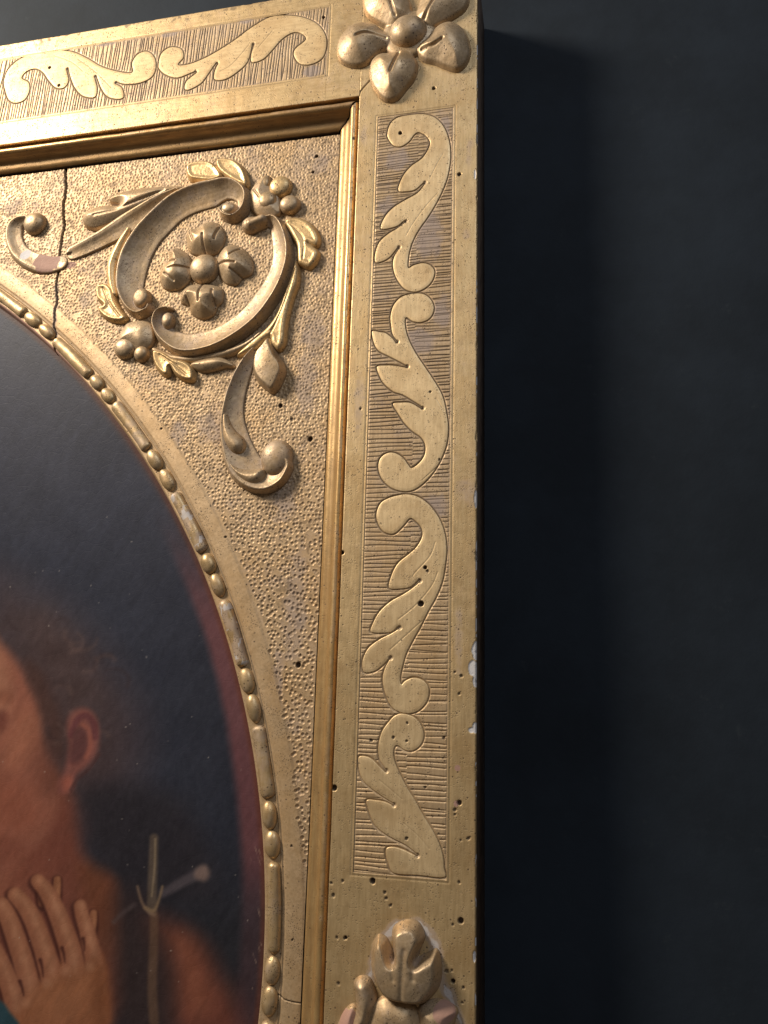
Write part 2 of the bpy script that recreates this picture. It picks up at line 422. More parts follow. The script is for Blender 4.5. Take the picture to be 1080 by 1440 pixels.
# --- engraved scrolls -----------------------------------------------------
SCR = {}
SCR['A'] = ('c5', [(380, 215), (400, 150), (450, 110), (540, 92), (620, 90), (690, 115), (740, 170), (772, 250), (782, 340), (775, 430), (750, 530), (700, 640),
    (640, 740), (590, 810), (555, 870), (530, 930), (515, 1000), (514, 1062), (550, 1045), (610, 1032), (660, 1050), (682, 1090), (665, 1150), (620, 1195), (560, 1218),
    (500, 1205), (455, 1160), (425, 1100), (415, 1040), (425, 990), (452, 945), (448, 935), (400, 995), (350, 1025), (305, 1030), (303, 975), (330, 900), (390, 845), (440, 815), (492, 775), (486, 768),
    (435, 805), (340, 818), (365, 740), (420, 680), (500, 630), (570, 590), (612, 540), (606, 530), (560, 570), (510, 582), (450, 575), (475, 490), (530, 420),
    (600, 370), (640, 310), (650, 265), (620, 225), (580, 208), (550, 225), (520, 265), (470, 297), (420, 290), (388, 250)],
    [(620, 525), (500, 770), (455, 935)], [[(735, 340), (700, 400), (650, 500)], [(700, 590), (620, 680), (540, 790), (500, 860)]])
SCR['B'] = ('c6', [(520, 60), (600, 55), (655, 90), (678, 150), (655, 210), (600, 240), (545, 235), (500, 210), (495, 260), (515, 340), (560, 430), (620, 520), (680, 610),
    (730, 700), (755, 800), (768, 900), (760, 1000), (730, 1090), (680, 1180), (610, 1260), (540, 1305), (470, 1310), (400, 1285), (345, 1230), (322, 1160), (335, 1100),
    (380, 1065), (430, 1065), (480, 1095), (515, 1140), (535, 1160), (580, 1130), (615, 1080), (620, 1020), (595, 970), (540, 930), (490, 880), (450, 820), (415, 755),
    (470, 745), (530, 748), (596, 784), (600, 774), (540, 735), (480, 700), (420, 680), (365, 635), (335, 590), (313, 520), (370, 510), (430, 512), (500, 524), (502, 514),
    (440, 480), (380, 450), (325, 420), (295, 370), (283, 295), (330, 298), (370, 305), (410, 335), (436, 366), (444, 358), (415, 320), (405, 270), (400, 200), (420, 130), (465, 80)],
    [(443, 362), (507, 518), (604, 782)], [[(690, 720), (740, 800)], [(700, 1150), (600, 1240)]])
SCR['C'] = ('c7', [(440, 75), (500, 66), (570, 80), (640, 125), (700, 200), (740, 290), (758, 400), (750, 510), (730, 620), (690, 720), (640, 810), (590, 910), (540, 1000),
    (500, 1080), (480, 1150), (465, 1220), (470, 1270), (490, 1250), (540, 1228), (600, 1240), (640, 1280), (645, 1340), (620, 1400), (560, 1450), (480, 1455), (410, 1420),
    (370, 1340), (350, 1250), (360, 1180), (388, 1122), (396, 1106), (350, 1155), (300, 1190), (240, 1200), (222, 1170), (225, 1110), (260, 1040), (330, 985), (400, 950),
    (450, 918), (446, 908), (410, 940), (350, 948), (275, 940), (290, 880), (330, 810), (400, 745), (480, 700), (540, 660), (584, 622), (576, 614), (530, 655), (470, 668),
    (390, 662), (410, 570), (450, 500), (510, 450), (565, 400), (600, 335), (595, 280), (560, 240), (525, 222), (490, 260), (440, 310), (400, 322), (350, 300),
    (315, 240), (312, 180), (340, 120), (390, 90)],
    [(588, 615), (460, 912), (403, 1103)], [[(685, 370), (650, 460), (560, 560), (540, 590)], [(700, 560), (660, 650), (560, 770), (450, 860)], [(600, 870), (500, 960), (400, 1050)]])
SCR['D'] = ('c8', [(530, 180), (590, 200), (630, 240), (650, 300), (635, 360), (590, 398), (540, 398), (490, 368), (472, 400), (480, 460), (510, 530), (550, 610), (600, 690),
    (650, 780), (700, 860), (740, 940), (763, 1020), (768, 1085), (768, 1140), (620, 1128), (474, 1116), (440, 1060), (425, 1010), (430, 965), (480, 960), (540, 980), (600, 1010),
    (604, 1000), (540, 950), (480, 920), (420, 885), (365, 840), (335, 780), (310, 690), (360, 685), (420, 695), (466, 716), (468, 706), (410, 670), (340, 620), (290, 570), (268, 510),
    (265, 435), (310, 430), (350, 450), (416, 516), (424, 508), (390, 450), (380, 380), (400, 290), (440, 230), (480, 190)],
    [(430, 514), (474, 714), (612, 1010)], [[(390, 570), (450, 620), (520, 680)], [(530, 820), (620, 900), (680, 970)]])
SCR['E'] = ('c1', [(20, 380), (15, 340), (35, 290), (80, 250), (140, 225), (220, 212), (300, 215), (370, 245), (430, 280), (500, 300), (557, 305), (556, 265), (580, 228),
    (620, 215), (652, 240), (658, 285), (640, 325), (590, 350), (530, 355), (492, 346), (488, 352), (515, 370), (522, 410), (490, 418), (450, 405), (425, 370), (406, 322), (400, 328),
    (410, 370), (400, 410), (350, 405), (315, 370), (295, 320), (288, 292), (282, 298), (290, 340), (270, 370), (235, 370), (205, 340), (180, 305), (150, 290), (115, 300), (92, 328),
    (120, 345), (125, 380), (105, 420), (65, 435), (35, 420)],
    [(285, 290), (403, 322), (490, 348)], [[(230, 235), (300, 260), (350, 300)], [(330, 250), (400, 300), (470, 370)]])
SCR['F'] = ('c1', [(667, 275), (680, 225), (720, 197), (765, 205), (775, 240), (752, 272), (800, 268), (870, 240), (940, 200), (1000, 160), (1060, 115), (1140, 70), (1210, 63),
    (1280, 72), (1340, 100), (1375, 150), (1375, 210), (1355, 250), (1310, 272), (1265, 268), (1240, 235), (1245, 205), (1290, 165), (1270, 140), (1235, 138), (1190, 165), (1150, 210),
    (1110, 250), (1062, 262), (1060, 225), (1070, 192), (1064, 190), (1045, 260), (1000, 305), (950, 335), (905, 335), (905, 300), (918, 268), (911, 266), (880, 310), (850, 350), (800, 378), (778, 373),
    (787, 340), (826, 308), (820, 302), (750, 328), (700, 315), (675, 295)],
    [(1069, 186), (915, 268), (824, 303)], [[(1050, 190), (980, 270), (930, 300)], [(1150, 130), (1090, 200)]])

def densify(key):
    crop, pts, dots, lines = SCR[key]
    return catmull(tr(crop, pts), 4), tr(crop, dots), [catmull(tr(crop, l), 5, False) for l in lines]
SC = {k: densify(k) for k in SCR}

def engraved_panel(name, u0, u1, v0, v1, keys, along, leafmat, hatchmat, wears, umin=None):
    U, V = np.meshgrid(np.linspace(u0, u1, int((u1 - u0) / (0.55 if along == 'h' else 0.36))), np.linspace(v0, v1, int((v1 - v0) / (0.36 if along == 'h' else 0.6))), indexing='ij')
    sd = np.full(U.shape, 20.0)
    for k in keys:
        P = SC[k][0]
        i0 = max(0, np.searchsorted(U[:, 0], P[:, 0].min() - 3)); i1 = np.searchsorted(U[:, 0], P[:, 0].max() + 3)
        j0 = max(0, np.searchsorted(V[0], P[:, 1].min() - 3)); j1 = np.searchsorted(V[0], P[:, 1].max() + 3)
        s = (slice(i0, i1), slice(j0, j1))
        sd[s] = np.minimum(sd[s], poly_sdf(U[s], V[s], P))
    rng = np.random.RandomState(5)
    H = 0.10 * (fbm(U, V, 12, 6) - .5)
    # hatching: graver strokes cut one by one
    groove = np.zeros(U.shape)
    a, b = (V, U) if along == 'h' else (U, V)
    lo, hi = (v0, v1) if along == 'h' else (u0, u1)
    x = lo + 1.5
    mid = (u0 + u1) / 2
    while x < hi - 1.2:
        if along == 'h':
            up = sstep(120, 330, x)
            sp = 3.85 - 1.15 * up
        else:
            sp, up = 3.0, 0.4
        for side in ((-1, 1) if along == 'h' else (0,)):
            if side == 1 and along == 'h': off = rng.uniform(-1.1, 1.1)
            else: off = rng.uniform(-.25, .25)
            sl = rng.normal(0.0, 0.014) + (0.05 if along == 'v' else 0)
            bend = rng.normal(0, 0.6); ph = rng.rand() * 6
            dep = rng.uniform(0.75, 1.15)
            bb = (b - mid) if along == 'h' else (b - (v0 + v1) / 2)
            j0 = np.searchsorted(a[0] if along == 'h' else a[:, 0], [x - 5, x + 5])
            s = (slice(None), slice(j0[0], j0[1])) if along == 'h' else (slice(j0[0], j0[1]), slice(None))
            c = x + off + sl * bb[s] + 0.35 * np.sin(bb[s] / 9 + ph) + bend * (bb[s] / 60) ** 2
            g = dep * np.exp(-((a[s] - c) / 0.46) ** 2)
            if along == 'h':
                g = g * (bb[s] < 4) if side == -1 else g * (bb[s] >= 4)
            groove[s] = np.maximum(groove[s], g)
        x += sp * rng.uniform(0.82, 1.18)
    edge = np.minimum(np.minimum(U - u0, u1 - U), np.minimum(V - v0, v1 - V)) if along == 'h' else np.minimum(u1 - U, np.minimum(V - v0, v1 - V))
    groove = groove * sstep(0.6, 1.8, edge + 0.8 * (fbm(U, V, 3, 8) - .5)) * sstep(1.0, 1.7, sd)
    wornr = np.zeros(U.shape)
    for k, (x_, y_, rx, ry) in enumerate(wears):
        wornr = np.maximum(wornr, patch(U, V, x_, y_, rx, ry, 0, 3 + k))
    groove = groove * (1 - 0.45 * wornr)
    H = H - (0.55 + 0.2 * sstep(150, -50, V)) * groove
    og = np.exp(-(np.maximum(sd - 0.15, 0) / 0.75) ** 2)
    H = H - 0.85 * og - 1.2 * sstep(-0.1, -0.9, sd)
    rim = np.exp(-((edge - 0.5) / 0.5) ** 2)
    H = H - 0.45 * rim
    H = H * sstep(-0.2, 0.5, edge)
    wear = np.maximum((0.30 + 0.5 * (fbm(U, V, 16, 12) - .4)) * (0.3 + 0.7 * sstep(-100, 250, V)), 0.9 * wornr)
    dirt_shade = 0.95 * np.minimum(groove * 1.35, 1) * (0.22 + 0.78 * sstep(-60, 230, V)) * (0.55 + 0.7 * fbm(U, V, 20, 46)) + 0.95 * og * (0.35 + 0.65 * sstep(-60, 230, V)) + 0.30 * rim  # grooves coloured dark for dirt and shade, stronger towards the top
    cut_holes(U, V, H, dirt_shade, 0)
    ground = field_mesh('hatched_panel', U, V, H, np.ones(U.shape, bool), hatchmat, frame, wear, dirt_shade)
    ground['label'] = name
    # the engraved leaf scrolls stand flush with the rail, each cut free by its own outline
    for k in keys:
        P, dots, lines = SC[k]
        U, V = grid(max(P[:, 0].min() - 2, u0), min(P[:, 0].max() + 2, u1), max(P[:, 1].min() - 2, v0), min(P[:, 1].max() + 2, v1), 0.42)
        sd = poly_sdf(U, V, P)
        H = 0.16 + 0.10 * (fbm(U, V, 14, 6) - .5) - 1.5 * sstep(-0.55, 0.35, sd) - 0.22 * sstep(-3.0, -0.3, sd)
        wear = 0.10 + 0.45 * (fbm(U, V, 14, 13) - .45)
        for kk, (x_, y_, rx, ry) in enumerate(wears):
            wear = np.maximum(wear, 0.35 * patch(U, V, x_, y_, rx, ry, 0, 3 + kk))
        dirt_shade = 0.35 * sstep(-0.6, 0.0, sd)
        for (du, dv) in dots:
            d = np.hypot(U - du, V - dv)
            H = H - 1.0 * sstep(2.3, 0.6, d); wear = np.maximum(wear, 1.0 * sstep(2.4, 1.3, d)); dirt_shade = np.maximum(dirt_shade, 0.35 * sstep(2.3, 1.2, d))
        for L in lines:
            d = seg_dist(U, V, L[:-1], L[1:])[0]
            H = H - 0.22 * np.exp(-(d / 0.45) ** 2); dirt_shade = np.maximum(dirt_shade, 0.35 * np.exp(-(d / 0.4) ** 2))
        cut_holes(U, V, H, dirt_shade, 0)
        field_mesh('engraved_leaf_scroll', U, V, H, sd < 1.0, leafmat, frame, wear, dirt_shade)

G_LEAFT = gold('burnished_engraving_across', (0.80, 0.60, 0.34), (0.64, 0.46, 0.25), rough=0.56, metal=0.32, rub=0.35, streak=(0.15, 1, 1), bump=0.22, speck=0.9)
engraved_panel('finely hatched engraved panel of the upright rail', PU0, PU1, PV0, PV1, 'ABCD', 'h', G_LEAF, G_HATCH, WEAR_R)
engraved_panel('finely hatched engraved panel of the top rail', -600.0, TU1, TV0, TV1, 'EF', 'v', G_LEAFT, G_HATCH, WEAR_T)
# plain continuation of the top rail beyond the picture's edge
U, V = grid(UL, -600.0, TV0, TV1, 3.0)
field_mesh('rail_infill', U, V, U * 0, np.ones(U.shape, bool), G_TOP, frame, 0.4, 0)

# --- outer sides -----------------------------------------------------------
def box(name, a, b, mat, parent):
    (x0, x1), (y0, y1), (z0, z1) = zip(a, b)
    co = [(x, y, z) for x in (x0, x1) for y in (y0, y1) for z in (z0, z1)]
    q = [(0, 1, 3, 2), (4, 6, 7, 5), (0, 4, 5, 1), (2, 3, 7, 6), (0, 2, 6, 4), (1, 5, 7, 3)]
    return make_mesh(name, co, q, mat, parent, smooth=False)
box('outer_side', (-0.075, 0.0018, -0.33), (UO / 1000 - 0.0001, 0.0735, VO / 1000 - 0.0002), M_SIDE, frame)
box('outer_side', (-0.70, 0.0018, 0.640), (-0.0752, 0.0735, VO / 1000 - 0.0001), M_SIDE, frame)

# --- moulding round the inner edge of the rails: quirk, bead, cove, fillet ------
MP = np.array([(0, 0), (0.15, -1.5), (0.3, -4.6), (1.3, -5.2), (1.9, -4.2), (3.2, -2.2), (5.2, -1.4), (7.2, -1.9), (8.8, -3.7), (9.4, -5.6), (10.2, -8.2), (12.0, -11.2), (14.6, -12.9), (17.2, -13.4),
               (19.2, -14.0), (20.8, -15.3), (22.0, -17.4), (22.6, -19.0)])
def profile(n):
    P = catmull(MP, n, False); return P
def moulding(axis):
    P = profile(3)
    if axis == 'side':
        T = np.arange(VB, VI + 24, 1.5)
    else:
        T = np.arange(UL, UI + 24, 1.5)
    rows = []
    for s, h in P:
        lim = (VI if axis == 'side' else UI) - s - 1.3 * vnoise(np.array([s]), np.array([0.0]), 2.0, 50)[0] - 0.35       # ends short of the mitre
        t = np.minimum(T, lim)
        wob = 0.30 * (fbm(t, t * 0 + s * .25, 38, 14) - .5) + 0.22 * (fbm(t, t * 0 + s, 7, 15) - .5)
        cu = (UI - s + wob * 1.2) if axis == 'side' else t
        cv = t if axis == 'side' else (VI - s + wob * 1.2)
        rows.append(np.stack([cu + 0 * t, cv + 0 * t, h + wob + 0 * t], 1))
    A = np.array(rows)
    U, V, H = A[..., 0], A[..., 1], A[..., 2]
    keep = np.ones(U.shape, bool)
    S = np.array([p[0] for p in P])[:, None] + 0 * U
    wear = 0.10 + 0.5 * (fbm(U * (1 if axis != 'side' else .8), V, 18, 16) - .45) + 0.55 * np.exp(-((S - 5) / 2.2) ** 2) * (fbm(U, V, 30, 18) > .52)
    dirt_shade = 0.9 * np.exp(-((S - 0.9) / 0.5) ** 2) + 0.55 * np.exp(-((S - 9.4) / 0.6) ** 2)  + 1.0 * sstep(21.0, 21.9, S)
    dirt_shade = dirt_shade * (0.6 + 0.6 * fbm(U, V, 12, 19)) + 0.30 * sstep(9.2, 10.5, S) * sstep(20, 17, S) * (0.5 + fbm(U, V, 25, 20))
    # the cut end on the mitre is open: dark
    tt = V if axis == 'side' else U
    lim = ((VI if axis == 'side' else UI) - S)
    dirt_shade = np.maximum(dirt_shade, 0.97 * sstep(1.5, 0.7, lim - tt + .8 * (fbm(S, S, 3, 47) - .5)))
    H = H - 1.2 * sstep(1.0, 0.2, lim - tt)
    for x, y, r in [(497, 195, 1.2), (497, 394, 1.2), (475, 1380, .9)] if axis == 'side' else []:
        cu, cv = px2uv(x, y, -2); d = np.hypot((U - cu), (V - cv)); dirt_shade = np.maximum(dirt_shade, sstep(2.0, 1.0, d))
    field_mesh('inner_moulding', U, V, H, keep, G_MOULD if axis == 'side' else G_MOULDT, frame, wear, dirt_shade)
moulding('side'); moulding('top')

# --- spandrel boards with punched ground, smooth band and oval opening ------------
BH = -16.7
EC = (-1075.6, -217.3, 861.3, 746.5)
def oval_dist(U, V):
    x, y = U - EC[0], V - EC[1]
    g = np.sqrt((x / EC[2]) ** 2 + (y / EC[3]) ** 2)
    gr = np.sqrt((x / EC[2] ** 2) ** 2 + (y / EC[3] ** 2) ** 2) / g
    return (g - 1) / gr
def oval_pt(deg, off=0.0):
    t = np.radians(deg)
    x, y = EC[2] * np.cos(t), EC[3] * np.sin(t)
    n = np.array([x / EC[2] ** 2, y / EC[3] ** 2]); n /= np.linalg.norm(n)
    return np.array([EC[0] + x, EC[1] + y]) + n * off, np.array([-n[1], n[0]]), n

U, V = grid(-640.0, UI - 22.7, -300.0, VI - 24.6, 0.45)
od = oval_dist(U, V)
H = BH + 0.45 * (fbm(U, V, 26, 24) - .5) + 0.10 * (fbm(U, V, 5, 25) - .5)
rng = np.random.RandomState(12)
st = 0.45
cup = np.zeros(U.shape, np.float32)
band_edge = 25.5
y = V.min()
nst = 0
while y < V.max():
    fine_ = sstep(40, 240, y)
    sp = 4.3 - 1.1 * fine_
    xs = np.arange(U.min() + rng.rand() * sp, U.max(), sp)
    us = xs + rng.uniform(-.38, .38, len(xs)) * sp; vs = y + rng.uniform(-.38, .38, len(xs)) * sp
    dd = oval_dist(us, vs)
    be = band_edge + 2.0 * np.sin(vs / 55) + rng.uniform(-1, 1.2, len(xs))
    ok = (dd > be) & (rng.rand(len(xs)) < 0.95 - 0.1 * (1 - fine_))
    ok &= ~((vs < -160) & (us > -195)) & (vs > -172)
    for a_, b_ in zip(us[ok], vs[ok]):
        i = int(round((a_ - U[0, 0]) / st)); j = int(round((b_ - V[0, 0]) / st))
        i0, i1, j0, j1 = max(i - 6, 0), i + 7, max(j - 6, 0), j + 7
        uu, vv = U[i0:i1, j0:j1], V[i0:i1, j0:j1]
        if uu.size == 0: continue
        R = rng.uniform(1.35, 1.85) - 0.22 * fine_
        r = np.hypot(uu - a_, (vv - b_) * rng.uniform(.85, 1.1)) / R
        dp = rng.uniform(0.5, 0.95) * (1 - 0.35 * fine_)
        b = -dp * np.clip(1 - r ** 2.6, 0, 1) + (0.16 - 0.08 * fine_) * np.exp(-((r - 1.22) / 0.2) ** 2)
        c = cup[i0:i1, j0:j1]
        cup[i0:i1, j0:j1] = np.where(b < 0, np.minimum(c, b), np.where(c < 0, c, np.maximum(c, b)))
        nst += 1
    y += sp
H = H + 0.88 * cup
# small step along the edge of the smooth band, groove beside the beading, cavetto lip towards the painting
H = H - 0.9 * np.exp(-((od - 8.4) / 1.1) ** 2) - 0.6 * sstep(band_edge - 2.5, band_edge + 0.5, od + 2.0 * np.sin(V / 55) * 0 + 1.5 * (fbm(U, V, 9, 26) - .5))
H = H + 0.5 * sstep(9, 16, od) * sstep(30, 18, od)
H = H - 1.6 * sstep(7.5, 6.0, od) - 9.0 * sstep(-6.5, -11.5, od) ** 1.5
# the crack between the two boards
ck = tr('p', [(94, 228), (91, 243), (93, 262), (90, 282), (88, 300), (90, 318), (86, 338), (84, 352), (83, 372), (80, 392), (79, 404), (80, 420), (77, 440), (76, 458), (77, 474), (75, 500), (73, 520)], BH)
cku = np.interp(V, ck[::-1, 1], ck[::-1, 0]) + 2.2 * (fbm(U * 0, V, 6, 27) - .5) + 1.2 * (fbm(U * 0, V, 1.7, 28) - .5)
cw = 0.6 + 1.3 * fbm(U * 0, V, 18, 29) ** 2 + 0.6 * sstep(350, 480, V)
dc = np.abs(U - cku)
H = H - 5 * sstep(cw + 0.35, cw - 0.3, dc)
# fine crack low on the band
lc = tr('p', [(380, 1398), (392, 1400), (400, 1406), (412, 1409), (423, 1411)], BH)
ld = seg_dist(U[:, :200], V[:, :200], lc[:-1], lc[1:])[0]
H[:, :200] -= 1.2 * np.exp(-(ld / 0.4) ** 2)
dirt_shade = 0.65 * np.clip((-cup - 0.2) * (1 + fbm(U, V, 11, 44)), 0, 1) * (0.25 + 0.75 * sstep(0, 250, V))
dirt_shade = np.maximum(dirt_shade, 0.4 * np.exp(-((od - 8.0) / 0.8) ** 2))
dirt_shade = np.maximum(dirt_shade, 0.95 * sstep(cw + 0.4, cw - 0.1, dc))
dirt_shade[:, :200] = np.maximum(dirt_shade[:, :200], 0.95 * np.exp(-(ld / 0.45) ** 2))
dirt_shade = np.maximum(dirt_shade, 0.4 * sstep(.60, .72, fbm(U, V, 4, 41)) * sstep(20, 60, V) * sstep(24, 29, od))
wear = 0.22 + 0.6 * (fbm(U, V, 24, 31) - .42) + 0.12 * sstep(-.2, -.7, cup)
for k, (x, yy, rx, ry) in enumerate(WEAR_B):
    wear = np.maximum(wear, 0.68 * patch(U, V, x, yy, rx, ry, BH, 3 + k))
wear = wear * (0.35 + 0.65 * sstep(22, 27, od))
wear = np.maximum(wear, 0.9 * sstep(3.2, 1.2, dc + 2 * (fbm(U, V, 6, 32) - .5)) * sstep(395, 370, V))
bole = 0.9 * patch(U, V, 97, 372, 16, 8, BH, 33) + 0.75 * sstep(-3, -9, od) * sstep(150, 330, V)
cut_holes(U, V, H, dirt_shade, BH)
keepb = (od > -12.2)
f1 = field_mesh('spandrel_board', U, V, H, keepb & (U <= cku + 0.2), G_BOARD, frame, wear, dirt_shade, 0, bole)
f2 = field_mesh('spandrel_board', U, V, H, keepb & (U >= cku - 0.2), G_BOARD, frame, wear, dirt_shade, 0, bole)
# lower run of the band, below the picture, and the dark rebate behind
box('backing_board', (-0.70, 0.0300, -0.33), (-0.0755, 0.0360, 0.6395), M_BACK, frame)

# --- bead-and-reel beading round the oval -------------------------------------
def bead(name, d0, d1, wid, hgt, seed, worn=0.0):
    n1, n2 = (26 if name == 'reel' else 14), 15
    pts = []; msk = []
    rv = np.random.RandomState(60 + seed)
    wid = wid * rv.uniform(.88, 1.03); hgt = hgt * rv.uniform(.78, 1.05); sh = rv.uniform(-.6, .6)
    for i in range(n1 + 1):
        t = i / n1
        deg = d0 + (d1 - d0) * (0.5 - 0.5 * math.cos(math.pi * t))
        c, tg, nn = oval_pt(deg, sh)
        tt = abs(2 * (0.5 - 0.5 * math.cos(math.pi * t)) - 1)
        if name == 'reel':
            L = 0.14
            rr = 1.0 if tt < 1 - L else math.sqrt(max(0, 1 - ((tt - (1 - L)) / L) ** 2))
            rr = max(rr, 0.02)
            rr *= 1 + 0.05 * math.sin(seed * 3 + t * 9)
        else:
            rr = max(0.02, math.sqrt(max(0, 1 - tt ** 2.2)))
        for j in range(n2 + 1):
            a = math.pi * (j / n2) * 1.2 - 0.1 * math.pi
            p = c + nn * (math.cos(a) * wid * rr)
            pts.append((p[0], p[1], BH - 1.6 + math.sin(a) * hgt * rr))
            msk.append(a)
    A = np.array(pts).reshape(n1 + 1, n2 + 1, 3)
    U, V, H = A[..., 0], A[..., 1], A[..., 2]
    H = H + 1.1 * (fbm(U, V, 8, 34 + seed % 5) - .5) + 0.5 * (fbm(U, V, 2.6, 38) - .5)
    wear = 0.25 + 0.9 * (fbm(U, V, 9, 35) - .4) + worn * sstep(.35, .55, fbm(U, V, 7, 36))
    dirt_shade = 0.5 * np.maximum(np.clip((BH + 0.6 - H) / 2.5, 0, 1), 0)
    field_mesh(name, U, V, H, np.ones(U.shape, bool), G_BEAD, frame, wear, dirt_shade, 0.5 * (worn > 0.5) * (fbm(U, V, 6, 37) > .56))
SEQ = [('reel', 56.5, 51.4, 0), ('reel', 53.2, 49.0, 0), ('bead', 49.0, 47.35, 0), ('bead', 47.35, 45.75, 0), ('reel', 45.6, 41.3, 0), ('bead', 41.25, 39.85, 0), ('bead', 39.85, 38.5, 0),
       ('reel', 38.4, 33.9, .35), ('bead', 33.8, 32.1, 0), ('bead', 32.1, 30.3, 0), ('reel', 30.1, 25.4, .8), ('bead', 25.3, 23.8, 0), ('bead', 23.8, 22.1, 0), ('reel', 21.9, 17.35, .7),
       ('bead', 17.3, 15.6, 0), ('bead', 15.6, 13.75, 0), ('reel', 13.6, 9.2, .3), ('bead', 9.1, 7.4, 0), ('bead', 7.4, 5.75, 0), ('reel', 5.6, 0.55, 0), ('bead', 0.45, -1.15, 0), ('bead', -1.15, -2.8, 0),
       ('reel', -3.0, -7.5, 0)]
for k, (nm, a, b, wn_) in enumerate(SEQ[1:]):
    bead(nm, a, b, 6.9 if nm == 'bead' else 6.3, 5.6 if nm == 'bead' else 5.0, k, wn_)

# ------------------------------------------------------------------ carved relief
def field_box(P, pad, st):
    P = np.concatenate([np.asarray(p)[:, :2] for p in P])
    return grid(P[:, 0].min() - pad, P[:, 0].max() + pad, P[:, 1].min() - pad, P[:, 1].max() + pad, st)

class Relief:
    """a carved piece grown from strokes, leaves and bosses; all heights in mm above the sheet it is carved on"""
    def __init__(self, crop, base=BH, zh=5.0):
        self.crop, self.base, self.zh, self.items, self.k = crop, base, zh * 0.6, [], None
    def T(self, pts, h=None):
        if self.k is None:                            # mm per crop pixel where the piece stands
            x, y = pts[0][:2]; q = tr(self.crop, [(x, y), (x + 30, y), (x, y + 30)], self.base + 3)
            self.k = (np.linalg.norm(q[1] - q[0]) + np.linalg.norm(q[2] - q[0])) / 60
        return tr(self.crop, pts, self.base + (self.zh if h is None else h))
    def sc(self):
        return self.k
    def stroke(self, pts, prof, h=None):           # pts (x, y, half-width in crop px, height mm)
        c = self.T(pts, h); k = self.sc()
        a = np.array([(p[2] * k, p[3]) for p in pts])
        C = catmull(np.concatenate([c, a], 1), 5, False)
        self.items.append(('s', C, prof)); return self
    def leaf(self, pts, H, edge=1.5, dm=None, crease=(), h=None, cw=0.7, cd=1.6, tilt=None, dome=None, flat=0.0):
        if dome:
            c_ = self.T([dome[:2]], h)[0]; dome = (c_[0], c_[1], dome[2] * self.sc(), dome[3] * self.sc())
        C = catmull(self.T(pts, h), 4)
        cr = [catmull(self.T(l, h), 4, False) for l in crease]
        self.items.append(('l', C, H, edge, dm, cr, cw, cd, tilt, dome, flat)); return self
    def ball(self, x, y, r, H, flat=2.0, h=None, ry=None):
        c = self.T([(x, y)], h)[0]
        self.items.append(('b', np.array([c]), r * self.sc(), H, flat, (ry or r) * self.sc())); return self
    def build(self, name, parent, mat=None, st=0.42, smooth=0.8, wearb=0.1, dust=1.0, shadek=1.0, seed=0, ges=None, bole=None):
        pad = 3.0
        ext = []
        for it in self.items:
            if it[0] == 's': m_ = it[1][:, 2].max(); ext += [it[1][:, :2] - m_, it[1][:, :2] + m_]
            elif it[0] == 'l': ext.append(it[1])
            else: m_ = max(it[2], it[5]); ext += [it[1] - m_, it[1] + m_]
        U, V = field_box(ext, pad, st)
        H = np.full(U.shape, -6.0)
        for it in self.items:
            if it[0] == 's':
                C = it[1]
                d, i, t, sg = seg_dist(U, V, C[:-1], C[1:])
                wd = C[i, 2] * (1 - t) + C[np.minimum(i + 1, len(C) - 1), 2] * t
                hh = C[i, 3] * (1 - t) + C[np.minimum(i + 1, len(C) - 1), 3] * t
                q_ = np.clip(d / wd, 0, 1) * sg
                xs, ys = it[2]
                z = hh * np.interp(q_, xs, ys) - 2.6 * np.maximum(d - wd, 0)
            elif it[0] == 'l':
                _, C, Hh, edge, dm, cr, cw, cd, tilt, dome, flat = it
                sd = poly_sdf(U, V, C)
                sd = sd + (0.45 if (dome or flat) else 0.1)
                dm = (dm or 3.0) if (dome or flat) else max(dm or 1.0, -sd.min() * 0.97)
                ins = np.clip(-sd / dm, 0, 1)
                z = np.where(sd < 0, edge + (Hh - edge) * np.sin(ins * math.pi / 2), edge - 2.6 * sd)
                if flat:
                    z = z - flat * sstep(1.5, 6.0, -sd)
                if dome:
                    q2 = np.clip(1 - ((U - dome[0]) / dome[2]) ** 2 - ((V - dome[1]) / dome[3]) ** 2, 0, 1)
                    z = np.where(sd < 0, edge + (Hh - edge) * np.sin(ins * math.pi / 2) * np.sqrt(q2), edge - 2.6 * sd)
                if tilt is not None:
                    cu, cv = C[:, 0].mean(), C[:, 1].mean()
                    z = z + np.where(sd < 0, 1, 0) * ((U - cu) * tilt[0] + (V - cv) * tilt[1]) * sstep(0, -1.5, sd)
                for L in cr:
                    dl = seg_dist(U, V, L[:-1], L[1:])[0]
                    z = z - cd * np.exp(-(dl / cw) ** 2)
            else:
                _, c, r, Hh, fl, ry = it
                d = np.hypot((U - c[0, 0]) / r, (V - c[0, 1]) / ry)
                z = np.where(d < 1, Hh * (1 - np.clip(d, 0, 1) ** fl) ** (1 / fl), -2.6 * r * (d - 1))
            H = np.maximum(H, z)
        H = blur(H, smooth)
        H = H + 0.35 * (fbm(U, V, 6, 42 + seed) - .5)
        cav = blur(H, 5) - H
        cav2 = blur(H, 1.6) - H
        dirt_shade = np.clip(0.35 * sstep(0.25, 1.3, cav2) * shadek, 0, .6)  # recess shade put into the colour: hollows and low edges darkened
        dirt_shade = np.maximum(dirt_shade, 0.55 * sstep(1.2, -0.3, H))
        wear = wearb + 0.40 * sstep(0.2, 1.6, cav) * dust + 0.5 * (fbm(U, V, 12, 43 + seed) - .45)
        g_ = ges(U, V) if ges else 0
        b_ = bole(U, V) if bole else 0
        return field_mesh(name, U, V, H + self.base, H > -1.6, mat or G_CARVE, parent, wear, dirt_shade, g_, b_)

